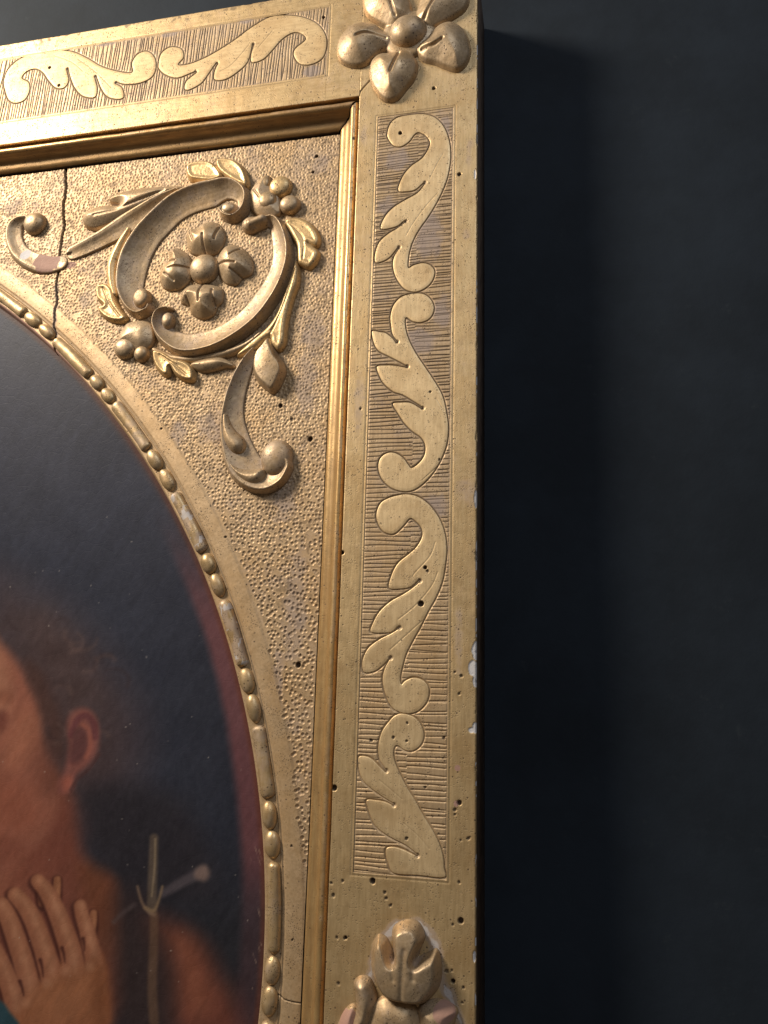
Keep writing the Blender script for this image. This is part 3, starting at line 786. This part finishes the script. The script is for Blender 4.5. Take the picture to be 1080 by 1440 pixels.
XS = np.array([-1, -.9, -.78, -.6, -.48, -.3, 0, .3, .6, .85, 1])
CH_IN = (XS, np.array([.78, 1, .97, .80, .70, .57, .40, .27, .16, .10, .05]))       # channel: rim on the left of travel side
CH_OUT = (-XS[::-1], CH_IN[1][::-1])
ROUND = (np.linspace(-1, 1, 21), np.sqrt(np.clip(1 - np.linspace(-1, 1, 21) ** 2, 0.05, 1)))
RIDGE = (np.array([-1, -.8, -.4, 0, .4, .8, 1]), np.array([.35, .6, .85, 1, .85, .6, .35]))
# ridge to one side: a sharp bright arris and a long hollow flank
ARR_R = (np.array([-1, -.85, -.6, -.3, 0, .3, .6, 1]), np.array([.5, .85, 1, .86, .62, .45, .34, .22]))
ARR_L = (-ARR_R[0][::-1], ARR_R[1][::-1])

# C scroll, upper left: starts at its upper right volute and travels to the lower left one
r = Relief('c3', zh=6)
r.stroke([(664, 266, 12, 6.4), (650, 290, 17, 9.2), (684, 304, 19, 10.1), (716, 276, 21, 11.0), (716, 226, 26, 11.5), (664, 200, 36, 11.5), (597, 218, 48, 11.0), (517, 240, 50, 11.0), (442, 279, 50, 11.0), (373, 342, 51, 11.0),
          (321, 400, 52, 11.0), (277, 476, 55, 11.0), (256, 548, 54, 11.0), (250, 612, 48, 10.6), (259, 668, 34, 10.1), (285, 704, 24, 9.7), (315, 696, 21, 9.2)], CH_IN)
r.ball(668, 284, 34, 9.0, 2.6, ry=28)
r.ball(300, 660, 34, 9.5, 3.4, ry=40)
r.build('scroll_band', frame, wearb=0.34, seed=1)
# C scroll, lower right
r = Relief('c3', zh=6)
r.stroke([(806, 338, 14, 7.1), (850, 338, 21, 9.5), (876, 400, 32, 10.9), (884, 480, 37, 10.9), (862, 566, 40, 10.9), (815, 650, 44, 10.9), (752, 728, 45, 10.9), (672, 790, 45, 10.9), (580, 834, 46, 10.9),
          (484, 848, 44, 10.9), (412, 816, 33, 10.4), (374, 768, 24, 10.0), (378, 728, 19, 9.5), (406, 714, 16, 8.5)], CH_OUT)
r.ball(408, 752, 26, 8.0, 2.6, ry=34)
r.ball(760, 346, 42, 8.5, 2.2, ry=34)
r.stroke([(760, 350, 26, 10.0), (810, 330, 24, 10.0)], ROUND)
r.build('scroll_band', frame, wearb=0.36, seed=2)

# rosette in the middle of the scrolls
r = Relief('c3', zh=7)
r.ball(558, 530, 60, 11.0, 2.2)
ros = r.build('rosette', frame, smooth=1.2, wearb=0.2, seed=3)
def petal(outl, crease, seed, H=7.5, tilt=None, edge=2.6, wearb=0.15):
    p = Relief('c3', zh=5)
    p.leaf(outl, H + 3.2, 1.6, dm=5.5, crease=crease, cd=2.3, cw=0.75, tilt=tilt)
    return p.build('petal', ros, seed=seed, wearb=wearb)
petal([(500, 462), (484, 410), (490, 366), (530, 358), (560, 336), (610, 336), (640, 370), (644, 412), (616, 460), (560, 476)], [[(566, 470), (566, 400)], [(500, 375), (520, 420)], [(625, 360), (610, 415)]], 4)
petal([(622, 470), (650, 436), (690, 430), (730, 452), (762, 500), (758, 550), (716, 570), (694, 596), (650, 590), (624, 556), (612, 510)], [[(625, 515), (700, 520)], [(712, 452), (680, 486)], [(716, 568), (680, 545)]], 5)
petal([(600, 600), (636, 620), (634, 668), (612, 690), (596, 726), (550, 742), (508, 722), (492, 688), (460, 672), (462, 632), (500, 600), (552, 596)], [[(552, 600), (548, 680)], [(600, 625), (606, 690)], [(490, 640), (498, 690)]], 6)
petal([(496, 480), (470, 456), (440, 442), (412, 456), (408, 496), (380, 524), (370, 570), (388, 612), (430, 620), (470, 606), (500, 570), (504, 520)], [[(496, 530), (420, 540)], [(410, 500), (450, 512)], [(400, 560), (440, 590)]], 7)

# long acanthus and stem running left out of the scroll
r = Relief('c3', zh=4)
r.stroke([(450, 215, 16, 8), (380, 250, 26, 8), (300, 300, 36, 7.5), (220, 352, 40, 7), (140, 400, 34, 6.5), (60, 440, 30, 5.5), (5, 462, 28, 3.6)], ARR_R)
r.build('stem', frame, seed=8, wearb=0.25)
r = Relief('c3', zh=6)
r.leaf([(480, 190), (400, 188), (300, 196), (215, 212), (166, 238), (170, 252), (206, 262), (196, 270), (150, 268), (92, 282), (56, 308), (52, 336), (70, 356), (110, 360), (170, 342), (230, 318), (300, 282), (360, 250), (430, 222)], 10.5, 4.5, dm=5,
       crease=[[(110, 320), (200, 296), (300, 254), (400, 210)]], cd=1.1, cw=1.2)
r.build('leaf', frame, seed=9, wearb=0.25)
# broken curl at the far left, its gilding lost where it meets the crack
def gz(U, V): return patch(U, V, 36, 357, 11, 13, BH + 3, 50)
def bz(U, V): return patch(U, V, 64, 366, 28, 26, BH + 3, 51) * 1.1
r = Relief('ca', zh=3.5)
r.stroke([(205, 268, 26, 7), (150, 282, 36, 7), (110, 330, 50, 7), (105, 410, 54, 6.5), (140, 500, 56, 6), (210, 560, 60, 5), (290, 590, 64, 3.2), (370, 600, 60, 2.0), (450, 585, 50, 1.2)], ARR_R)
r.ball(262, 292, 80, 8.5, 2.1, ry=78)
r.build('curl', frame, seed=11, wearb=0.25, ges=gz, bole=bz)

# small flat leaves over the top volute
r = Relief('c3', zh=5)
r.leaf([(488, 128), (494, 98), (530, 84), (585, 84), (622, 110), (640, 150), (600, 170), (540, 166), (504, 158)], 6.5, 4.2, dm=2.4, flat=1.0)
r.build('leaf', frame, mat=G_FLAT, seed=12, wearb=0.0)
r = Relief('c3', zh=5)
r.leaf([(614, 82), (640, 70), (690, 78), (728, 112), (746, 160), (742, 190), (700, 176), (650, 146), (620, 116)], 6.5, 4.2, dm=2.4, flat=1.0)
r.build('leaf', frame, mat=G_FLAT, seed=13, wearb=0.0)
# knot of lobes at the upper right of the scrolls
r = Relief('c3', zh=5)
r.leaf([(760, 200), (800, 150), (832, 140), (838, 190), (870, 220), (880, 262), (876, 300), (840, 312), (790, 306), (760, 280), (750, 240)], 8, 3, dm=7, crease=[[(770, 200), (800, 240)]])
knot = r.build('carved_knot', frame, seed=14, wearb=0.3)
for (x, y, rx, ry, H_, mt_) in [(882, 186, 46, 44, 7.5, G_FLAT), (922, 262, 42, 38, 8, G_CARVE), (818, 172, 22, 30, 5.5, G_CARVE), (830, 250, 40, 40, 9.5, G_CARVE)]:
    r = Relief('c3', zh=5); r.ball(x, y, rx, H_, 2.6, ry=ry); r.build('lobe', knot, mat=mt_, seed=15, wearb=0.1)
# flat leaf at the right
r = Relief('c3', zh=4)
r.leaf([(905, 335), (950, 320), (1000, 336), (1034, 372), (1048, 410), (1036, 440), (1000, 428), (1044, 462), (1036, 500), (1010, 530), (975, 520), (958, 505), (955, 440), (930, 390)], 6, 4.2, dm=4,
       crease=[[(920, 345), (970, 390), (985, 430), (980, 500)]], cd=.9, flat=1.0)
r.build('leaf', frame, mat=G_FLAT, seed=16, wearb=0.0)
# long leaf running down beside the scroll
r = Relief('c3', zh=4)
r.leaf([(948, 500), (962, 540), (958, 600), (936, 660), (916, 740), (908, 790), (902, 850), (876, 880), (846, 856), (836, 826), (770, 880), (700, 900), (760, 840), (830, 780), (870, 720), (900, 640), (925, 570)], 6.5, 3.6, dm=5,
       crease=[[(946, 540), (915, 650), (880, 740), (840, 820)]], cd=1.1, flat=1.0)
r.build('leaf', frame, mat=G_FLAT, seed=17, wearb=0.05)
r = Relief('c4', zh=5)
r.leaf([(590, 170), (612, 220), (640, 290), (676, 340), (690, 400), (672, 460), (640, 520), (604, 550), (560, 526), (510, 480), (476, 420), (470, 350), (484, 280), (530, 220), (560, 180)], 10.5, 3.0, dm=3.5, dome=(585, 370, 150, 230), crease=[[(600, 190), (625, 260), (650, 330)]], cd=.8)
r.build('leaf', frame, seed=18, wearb=0.2)
# twig under the lower scroll, with its leaflets
r = Relief('c3', zh=3.5)
r.stroke([(800, 812, 10, 6), (740, 856, 14, 5.5), (660, 888, 16, 5), (580, 908, 16, 4.5), (500, 916, 14, 4), (420, 906, 14, 4), (350, 876, 12, 4)], ROUND)
r.build('stem', frame, seed=19, wearb=0.15)
r = Relief('c3', zh=4)
r.leaf([(505, 936), (560, 914), (620, 906), (660, 922), (686, 944), (650, 946), (610, 958), (560, 966), (525, 956)], 6.5, 3, dm=3.5)
r.build('leaf', frame, seed=20, wearb=0.1)
r = Relief('c3', zh=4)
r.leaf([(350, 880), (348, 920), (366, 960), (396, 986), (416, 980), (420, 950), (440, 980), (474, 1004), (514, 1008), (522, 980), (510, 945), (480, 925), (440, 915), (390, 886)], 6.2, 3.6, dm=2.4, crease=[[(380, 900), (430, 935), (490, 985)]], cd=1.0, flat=1.0)
r.build('leaf', frame, mat=G_FLAT, seed=21, wearb=0.1)
# drooping stem that ends in a curl
r = Relief('c4', zh=4)
r.stroke([(478, 262, 16, 6), (440, 330, 34, 6.5), (395, 430, 48, 7), (358, 540, 56, 7.5), (335, 650, 62, 8), (330, 760, 74, 8), (350, 880, 88, 8), (390, 1000, 100, 7.5), (450, 1090, 100, 7.5), (540, 1140, 86, 7.5), (620, 1120, 70, 7.5), (665, 1060, 60, 7.5)], CH_IN)
r.ball(632, 1000, 104, 9.5, 2.1, ry=118)
st_ = r.build('stem', frame, seed=22, wearb=0.38)
r = Relief('c4', zh=5)
r.leaf([(262, 700), (300, 690), (318, 760), (350, 820), (398, 868), (412, 920), (390, 966), (340, 972), (296, 940), (262, 880), (252, 790)], 9.2, 4.5, dm=6)
r.build('lobe', st_, seed=23, wearb=0.15)
r = Relief('c4', zh=4)
r.leaf([(304, 960), (340, 1030), (400, 1076), (470, 1086), (540, 1076), (556, 1110), (540, 1170), (470, 1200), (400, 1176), (330, 1110), (290, 1030)], 9.0, 3.5, dm=7)
r.build('lobe', st_, seed=24, wearb=0.1)
# lower-left knot and leaflets
r = Relief('c3', zh=5)
r.leaf([(216, 790), (240, 762), (300, 752), (338, 770), (346, 820), (330, 860), (290, 880), (240, 866), (196, 852), (196, 826)], 8.5, 3, dm=6)
k2 = r.build('carved_knot', frame, seed=25, wearb=0.2)
for (x, y, rx, ry, H_) in [(226, 868, 46, 42, 8), (296, 892, 32, 32, 7.5)]:
    r = Relief('c3', zh=5); r.ball(x, y, rx, H_, 2.4, ry=ry); r.build('lobe', k2, seed=26, wearb=0.2)
r = Relief('c3', zh=3)
r.leaf([(108, 640), (112, 608), (150, 600), (178, 624), (190, 670), (216, 712), (238, 744), (210, 760), (160, 752), (124, 724), (118, 696), (140, 690), (116, 668)], 5.5, 3.4, dm=2.4, crease=[[(140, 620), (165, 680), (210, 740)]], cd=.9, flat=1.0)
r.build('leaf', frame, mat=G_FLAT, seed=27, wearb=0.15)
r = Relief('c3', zh=3)
r.stroke([(244, 366, 10, 4), (204, 430, 16, 4), (170, 510, 18, 4), (168, 580, 16, 4), (182, 640, 12, 4)], RIDGE)
r.build('leaf', frame, mat=G_FLAT, seed=28, wearb=0.2)

# --- corner flower on the rail ----------------------------------------------
r = Relief('c2', base=0.0, zh=9)
r.ball(702, 136, 76, 17, 2.2, ry=70)
fl = r.build('flower', frame, smooth=1.2, seed=29, wearb=0.3, mat=G_CARVE)
def fpetal(outl, crease, seed, tilt=None):
    cxy = np.mean(np.array(outl, float), 0); outl = [tuple(cxy + (np.array(q_) - cxy) * (1.07, 1.05)) for q_ in outl]
    p = Relief('c2', base=0.0, zh=7)
    p.leaf(outl, 13.5, 4.5, dm=12, crease=crease, cd=3.0, cw=1.2, tilt=tilt)
    p.ball(702, 136, 104, 6.5, 2.6)
    return p.build('petal', fl, seed=seed, smooth=1.4, wearb=0.15, mat=G_CARVE)
fpetal([(584, 130), (560, 106), (510, 98), (462, 112), (426, 150), (410, 200), (424, 246), (470, 266), (520, 258), (570, 214), (610, 190), (630, 160)], [[(610, 170), (540, 160), (490, 176)]], 30)
fpetal([(640, 226), (586, 230), (552, 262), (548, 314), (566, 366), (606, 408), (650, 404), (680, 370), (716, 324), (730, 270), (712, 232), (680, 216)], [[(664, 225), (655, 270), (632, 325)]], 31)
fpetal([(750, 200), (790, 160), (830, 112), (880, 96), (926, 122), (950, 180), (946, 240), (910, 282), (862, 272), (820, 254), (770, 240)], [[(760, 214), (810, 210), (850, 190)]], 32)
fpetal([(740, 84), (750, 30), (770, -30), (830, -80), (900, -70), (944, -20), (930, 30), (880, 66), (820, 100), (780, 110)], [[(770, 90), (810, 30), (850, -20)]], 33)
fpetal([(640, 110), (590, 90), (540, 60), (520, 10), (530, -50), (590, -90), (650, -80), (690, -20), (706, 40), (690, 80)], [[(650, 80), (630, 20), (610, -40)]], 34)

# --- carved ornament low on the upright --------------------------------------
r = Relief('c9', base=0.0, zh=6)
r.leaf([(438, 470), (442, 400), (462, 360), (480, 346), (510, 362), (528, 396), (546, 448), (552, 452), (550, 400), (544, 350), (550, 310), (580, 284), (630, 270), (672, 284), (698, 322), (706, 360), (690, 400), (672, 450),
        (672, 466), (700, 452), (738, 434), (766, 420), (782, 448), (792, 520), (780, 600), (740, 660), (690, 696), (620, 692), (560, 680), (500, 650), (458, 580), (440, 520)], 16, 3.0, dm=5,
       crease=[[(618, 400), (612, 500), (600, 660)], [(552, 452), (560, 500), (566, 540)], [(668, 466), (662, 510), (664, 540)]], cd=1.1, cw=1.7, dome=(612, 500, 226, 270))
bud = r.build('carved_bud', frame, seed=35, smooth=1.2, wearb=0.15)
for (outl, sd_, bl) in [([(360, 640), (352, 590), (380, 560), (424, 566), (450, 620), (462, 680), (450, 740), (430, 800), (380, 830), (330, 790), (362, 720)], 36, None),
                    ([(500, 660), (560, 662), (620, 680), (664, 720), (690, 790), (690, 860), (400, 860), (420, 770), (450, 700)], 37, None),
                    ([(676, 730), (720, 690), (780, 676), (840, 700), (872, 730), (860, 770), (840, 830), (760, 860), (700, 830)], 38, (625, 1425)),
                    ([(300, 740), (350, 700), (372, 760), (380, 860), (260, 860)], 39, (490, 1436))]:
    r = Relief('c9', base=0.0, zh=5)
    r.leaf(outl, 9.5, 3, dm=7)
    r.build('lobe', bud, seed=sd_, smooth=1.2, wearb=0.2, bole=(lambda U, V, b=bl: patch(U, V, b[0], b[1], 15, 14, 6, 53)) if bl else None)

# ------------------------------------------------------------------ the painting
PH = -26.5
def srgb(c):
    c = np.asarray(c, float) / 255
    return np.where(c < 0.04045, c / 12.92, ((c + 0.055) / 1.055) ** 2.4)
U, V = grid(-640.0, -205.0, -310.0, 380.0, 0.9)
keep = oval_dist(U, V) < -6.0
X, Y = uv2px(U, V, PH)
X = X.reshape(U.shape); Y = Y.reshape(U.shape)
od = oval_dist(U, V)
C = np.zeros(U.shape + (3,))
C[:] = (48, 50, 61)
def lay(alpha, col):
    global C
    a = np.clip(alpha, 0, 1)[..., None]
    C = C * (1 - a) + np.asarray(col, float) * a
def soft(pts, b):
    b = b * 1.35
    P = catmull(np.array(pts, float), 3)
    x0, x1, y0, y1 = P[:, 0].min() - b, P[:, 0].max() + b, P[:, 1].min() - b, P[:, 1].max() + b
    mk = (X > x0) & (X < x1) & (Y > y0) & (Y < y1)
    out = np.zeros(X.shape)
    sd = poly_sdf(X[mk], Y[mk], P)
    out[mk] = sstep(b, -b, sd)
    return out
def brush(pts, r0, r1, b):
    P = catmull(np.array(pts, float), 5, False)
    x0, x1, y0, y1 = P[:, 0].min() - 40, P[:, 0].max() + 40, P[:, 1].min() - 40, P[:, 1].max() + 40
    mk = (X > x0) & (X < x1) & (Y > y0) & (Y < y1)
    out = np.zeros(X.shape)
    d, i, t, s = seg_dist(X[mk], Y[mk], P[:-1], P[1:])
    r_ = r0 + (r1 - r0) * ((i + t) / (len(P) - 1))
    out[mk] = sstep(r_ + b, r_ - b, d)
    return out
def k7(pts): return [(x / 3, 1120 + y / 3) for x, y in pts]
def k6(pts): return [(x / 4.8, 840 + y / 4.8) for x, y in pts]
lay(sstep(900, 500, Y) * 0.6, (62, 62, 73))
lay(sstep(150, 320, X) * sstep(700, 1000, Y) * 0.6, (40, 41, 48))
lay(0.5 * fbm(X, Y, 90, 3), (44, 44, 52))
lay(sstep(1150, 1350, Y) * 0.7, (36, 34, 36))
# warm brown round the head
lay(0.8 * soft([(-20, 835), (50, 835), (110, 880), (160, 940), (196, 1010), (196, 1080), (160, 1160), (60, 1200), (-20, 1200)], 38), (74, 58, 58))
lay(0.55 * soft([(60, 860), (100, 900), (130, 960), (110, 1010), (70, 980), (40, 900)], 24), (86, 66, 62))
lay(0.7 * fbm(X, Y, 26, 8) * soft([(-20, 870), (60, 870), (130, 930), (160, 1010), (150, 1100), (90, 1120), (60, 1000), (-20, 960)], 22), (60, 44, 42))
lay(0.9 * soft([(112, 1120), (170, 1100), (260, 1130), (300, 1260), (160, 1260), (128, 1210)], 20), (42, 38, 42))
# neck and breast
lay(soft([(-30, 1130), (60, 1080), (98, 1110), (104, 1150), (112, 1190), (134, 1222), (158, 1236), (164, 1280), (152, 1460), (-30, 1460)], 12), (112, 64, 50))
lay(0.7 * soft([(-30, 1150), (30, 1150), (60, 1200), (40, 1260), (-30, 1280)], 28), (146, 88, 66))
lay(0.55 * soft([(40, 1150), (98, 1130), (110, 1190), (60, 1230), (20, 1240)], 20), (104, 56, 44))
lay(0.6 * soft([(110, 1220), (160, 1240), (162, 1330), (140, 1340)], 14), (104, 60, 38))
# face
lay(soft([(-30, 890), (0, 905), (24, 930), (42, 960), (58, 990), (62, 1040), (72, 1080), (84, 1110), (78, 1150), (40, 1200), (-30, 1220)], 9), (136, 82, 64))
lay(0.75 * soft([(-20, 900), (8, 925), (16, 970), (10, 1000), (-20, 1000)], 12), (160, 108, 82))
lay(0.7 * soft([(26, 1000), (54, 1010), (50, 1050), (20, 1080), (4, 1060)], 14), (154, 96, 72))
lay(0.8 * soft([(-14, 1000), (6, 1000), (10, 1012), (2, 1026), (-14, 1026)], 6), (98, 52, 42))
lay(0.5 * soft([(-14, 970), (16, 974), (14, 990), (-14, 988)], 6), (118, 66, 48))
lay(0.6 * soft([(62, 1040), (84, 1060), (86, 1110), (64, 1120), (48, 1080)], 14), (98, 58, 46))
lay(0.6 * soft([(-20, 1100), (40, 1110), (50, 1160), (-20, 1170)], 18), (136, 76, 56))
lay(0.5 * soft([(-20, 1170), (40, 1190), (10, 1215), (-20, 1215)], 12), (106, 56, 42))
# hair in front of the ear
lay(0.85 * soft([(36, 930), (62, 950), (84, 1000), (92, 1040), (84, 1062), (68, 1050), (60, 1010), (44, 970)], 9), (72, 48, 42))
rh = np.random.RandomState(4)
for k in range(26):
    cx, cy, rr2, a0 = rh.uniform(0, 165), rh.uniform(858, 1040), rh.uniform(8, 22), rh.uniform(0, 6)
    if cx < 95 and cy > 900 + cx * .9 - 40 and cx < 70: continue
    arc = [(cx + rr2 * math.cos(a0 + t), cy + rr2 * .8 * math.sin(a0 + t)) for t in np.linspace(0, 2.4, 6)]
    lay(0.32 * brush(arc, 1.5, 3.5, 4), (104, 80, 72) if k % 2 else (52, 38, 38))
# ear
lay(0.92 * soft(k6([(450, 860), (480, 780), (550, 748), (620, 770), (662, 850), (668, 960), (650, 1060), (590, 1140), (520, 1200), (490, 1290), (430, 1330), (392, 1310), (400, 1240), (440, 1150), (462, 1000)]), 5), (128, 76, 66))
lay(0.9 * brush(k6([(480, 930), (520, 830), (580, 800), (630, 850), (640, 940)]), 4, 5, 3), (98, 54, 54))
lay(0.85 * soft(k6([(500, 900), (560, 880), (590, 960), (580, 1050), (530, 1110), (470, 1110), (480, 1000)]), 4), (86, 52, 50))
lay(0.7 * brush(k6([(560, 860), (600, 900), (610, 1000), (580, 1080)]), 3, 3, 3), (146, 84, 68))
lay(0.6 * soft(k6([(420, 1240), (470, 1200), (490, 1260), (440, 1310)]), 5), (158, 86, 66))
lay(0.8 * brush(k6([(480, 1300), (520, 1230), (600, 1160), (670, 1060)]), 2, 2, 3), (70, 44, 42))
# shoulder at the right
lay(0.95 * soft([(212, 1296), (252, 1302), (286, 1330), (308, 1370), (328, 1400), (340, 1460), (250, 1460), (236, 1360)], 22), (112, 62, 48))
lay(0.7 * soft([(240, 1316), (268, 1320), (290, 1370), (296, 1420), (262, 1420), (250, 1360)], 18), (136, 80, 58))
lay(0.6 * soft([(160, 1260), (230, 1290), (240, 1440), (160, 1440)], 20), (60, 42, 38))
# reed cross
lay(0.8 * brush(k7([(650, 175), (645, 300), (640, 480)]), 6, 7, 3), (96, 80, 66))
lay(0.6 * brush(k7([(655, 180), (652, 300), (640, 420)]), 1.5, 1.5, 1.5), (146, 124, 96))
lay(0.65 * brush(k7([(650, 500), (648, 640), (642, 800), (650, 950)]), 6, 7, 3.5), (108, 80, 60))
lay(0.75 * brush(k7([(690, 408), (780, 355), (850, 322)]), 5.5, 8.5, 4.5), (86, 76, 78))
lay(0.5 * brush(k7([(690, 440), (770, 405), (820, 375)]), 2, 3, 4), (34, 32, 36))
lay(0.8 * soft(k7([(826, 308), (856, 288), (878, 300), (884, 330), (866, 356), (840, 352), (820, 338)]), 4), (132, 106, 94))
lay(0.5 * brush(k7([(480, 530), (520, 490), (570, 455)]), 3, 3, 3), (88, 74, 72))
lay(0.8 * brush(k7([(580, 380), (596, 440), (620, 480), (650, 500)]), 1.8, 2.4, 2.4), (124, 98, 78))
lay(0.8 * brush(k7([(612, 470), (650, 480), (672, 430), (685, 380)]), 2.4, 1.6, 2.4), (134, 108, 80))
# hands
SK0, SK1, SKD = (134, 84, 58), (166, 112, 80), (66, 34, 28)
lay(soft(k7([(60, 990), (70, 860), (120, 760), (230, 700), (330, 680), (400, 630), (436, 690), (446, 800), (430, 990)]), 5), (142, 84, 52))
lay(0.5 * soft(k7([(150, 800), (260, 740), (380, 720), (400, 830), (300, 900), (160, 920)]), 18), (164, 102, 66))
lay(0.6 * soft(k7([(380, 680), (436, 720), (446, 900), (400, 960), (360, 860)]), 14), (120, 68, 40))
def finger(pts, r0, r1, lit=1.0):
    lay(0.85 * brush([(x - 0.5, y + 2) for x, y in k7(pts)], r0 + 2.5, r1 + 3.5, 3), SKD)
    lay(brush(k7(pts), r0, r1, 1.8), SK0)
    lay(0.8 * lit * brush([(x + 1.5, y - 1.5) for x, y in k7(pts)], r0 * .35, r1 * .35, r0 * .55), SK1)
for fp in ([(242, 350), (240, 390), (236, 430)], [(395, 492), (392, 530), (385, 570)], [(172, 405), (176, 430), (180, 450)]):
    finger(fp, 5, 6, .6)
FI = [([(338, 462), (346, 500), (362, 550), (378, 610), (396, 690), (400, 760)], 9, 13.5), ([(160, 358), (196, 400), (232, 470), (268, 560), (300, 660), (312, 760)], 10, 17),
      ([(64, 415), (104, 460), (144, 530), (184, 640), (214, 740), (230, 820)], 11, 17), ([(6, 460), (34, 510), (60, 580), (96, 690), (120, 790), (134, 860)], 12, 16), ([(-40, 620), (10, 720), (50, 820), (70, 900)], 12, 16)]
for pts, r0, r1 in FI:
    lay(0.9 * brush([(x - 2.5, y + 2.5) for x, y in k7(pts[:-1])], r0 + 1.5, r1 * .9 + 2.0, 4), SKD)
    lay(brush(k7(pts), r0, r1, 2.6), (138, 86, 62))
    lay(0.7 * brush([(x + 2, y - 2) for x, y in k7(pts)], r0 * .35, r1 * .4, r0 * .8), (168, 116, 86))
    for q, (x, y) in enumerate(k7(pts[:4])):                 # tips and knuckles catch the painted light
        if q in (0, 2, 3): lay((0.45 if q else .35) * sstep(9, 1, np.hypot(X - x - 1, (Y - y + 1) * .8)), (172, 118, 88))
lay(soft(k7([(64, 1000), (84, 900), (150, 810), (236, 770), (320, 740), (392, 700), (430, 720), (446, 800), (430, 1000)]), 11), (138, 86, 58))
lay(0.5 * soft(k7([(160, 830), (260, 780), (390, 760), (400, 840), (300, 900), (170, 930)]), 16), (156, 100, 68))
lay(0.7 * soft(k7([(396, 690), (436, 720), (450, 900), (420, 990), (390, 860)]), 9), (112, 66, 42))
for a_, b_ in (((170, 690), (182, 760)), ((262, 640), (274, 700)), ((350, 600), (356, 650)), ((84, 780), (100, 840))):
    lay(0.85 * brush(k7([a_, ((a_[0] + b_[0]) / 2 + 2, (a_[1] + b_[1]) / 2), b_]), 2.6, .6, 2.4), SKD)
for x, y in ((275, 735), (200, 790), (110, 870), (380, 720)):
    lay(0.35 * sstep(12, 1, np.hypot(X - x / 3, Y - 1120 - y / 3)), (182, 132, 100))
lay(soft([(-20, 1400), (2, 1408), (14, 1424), (26, 1445), (-20, 1460)], 3), (44, 66, 72))
# reddish reflection of the gilt rim, painted into the picture's colours
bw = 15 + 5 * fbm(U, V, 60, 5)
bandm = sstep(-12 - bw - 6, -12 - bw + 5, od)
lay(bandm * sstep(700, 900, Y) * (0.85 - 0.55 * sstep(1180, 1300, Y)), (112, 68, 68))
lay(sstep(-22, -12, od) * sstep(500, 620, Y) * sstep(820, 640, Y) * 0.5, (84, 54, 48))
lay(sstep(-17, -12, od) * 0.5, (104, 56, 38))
C = C * np.array([0.96, 0.99, 1.035]) + np.array([2, 2, 3])
sx = fbm(X * .8 + Y * .5, Y * .2 - X * .15, 7, 48)
C = C * (1 + 0.16 * (sx[..., None] - .5)) + 7 * (fbm(X, Y * .4, 3.2, 49)[..., None] - .5)
C = C + 5 * (fbm(X, Y, 5, 3, 2)[..., None] - .5) + 8 * (fbm(X, Y, 50, 9)[..., None] - .5)
rr_ = np.random.RandomState(9)
for k in range(46):
    x_, y_ = rr_.uniform(0, 370), rr_.uniform(700, 1440)
    lay(sstep(1.5, .5, np.hypot(X - x_, Y - y_)) * rr_.uniform(.2, .55), (190, 180, 170))
for k in range(16):
    x_, y_ = rr_.uniform(352, 370), rr_.uniform(1160, 1420)
    lay(sstep(1.2, .3, np.hypot((X - x_ - .25 * (Y - y_)) , (Y - y_) / rr_.uniform(2, 7))) * rr_.uniform(.1, .5), (180, 156, 136))
lin = srgb(np.clip(C, 0, 255)) * 1.0

mt, nt, b = new_mat('varnished_oil_paint')
at = N(nt, 'ShaderNodeAttribute', attribute_name='mask')
tc = N(nt, 'ShaderNodeTexCoord').outputs['Object']
nt.links.new(at.outputs['Color'], b.inputs['Base Color'])
b.inputs['Roughness'].default_value = 0.5
b.inputs['Specular IOR Level'].default_value = 0.16
bp = N(nt, 'ShaderNodeBump'); bp.inputs['Strength'].default_value = 0.3; bp.inputs['Distance'].default_value = 0.0005
vc = N(nt, 'ShaderNodeTexVoronoi', feature='DISTANCE_TO_EDGE'); nt.links.new(tc, vc.inputs['Vector']); vc.inputs['Scale'].default_value = 95
nt.links.new(mth(nt, 'ADD', noise(nt, tc, 260, 5, .75), mth(nt, 'MULTIPLY', ramp(nt, vc.outputs['Distance'], 0.0, 0.05), 0.2)), bp.inputs['Height']); nt.links.new(bp.outputs[0], b.inputs['Normal'])
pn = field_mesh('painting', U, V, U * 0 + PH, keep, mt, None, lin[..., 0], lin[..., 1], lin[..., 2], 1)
# give the panel its thickness
md = pn.modifiers.new('thickness', 'SOLIDIFY'); md.thickness = 0.002; md.offset = -1
pn['label'] = 'dark oval oil painting of a praying figure with reed cross inside the gilded frame'
pn['category'] = 'painting'
print('stamps', nst, 'verts', sum(len(o.data.vertices) for o in bpy.data.objects if o.type == 'MESH'))
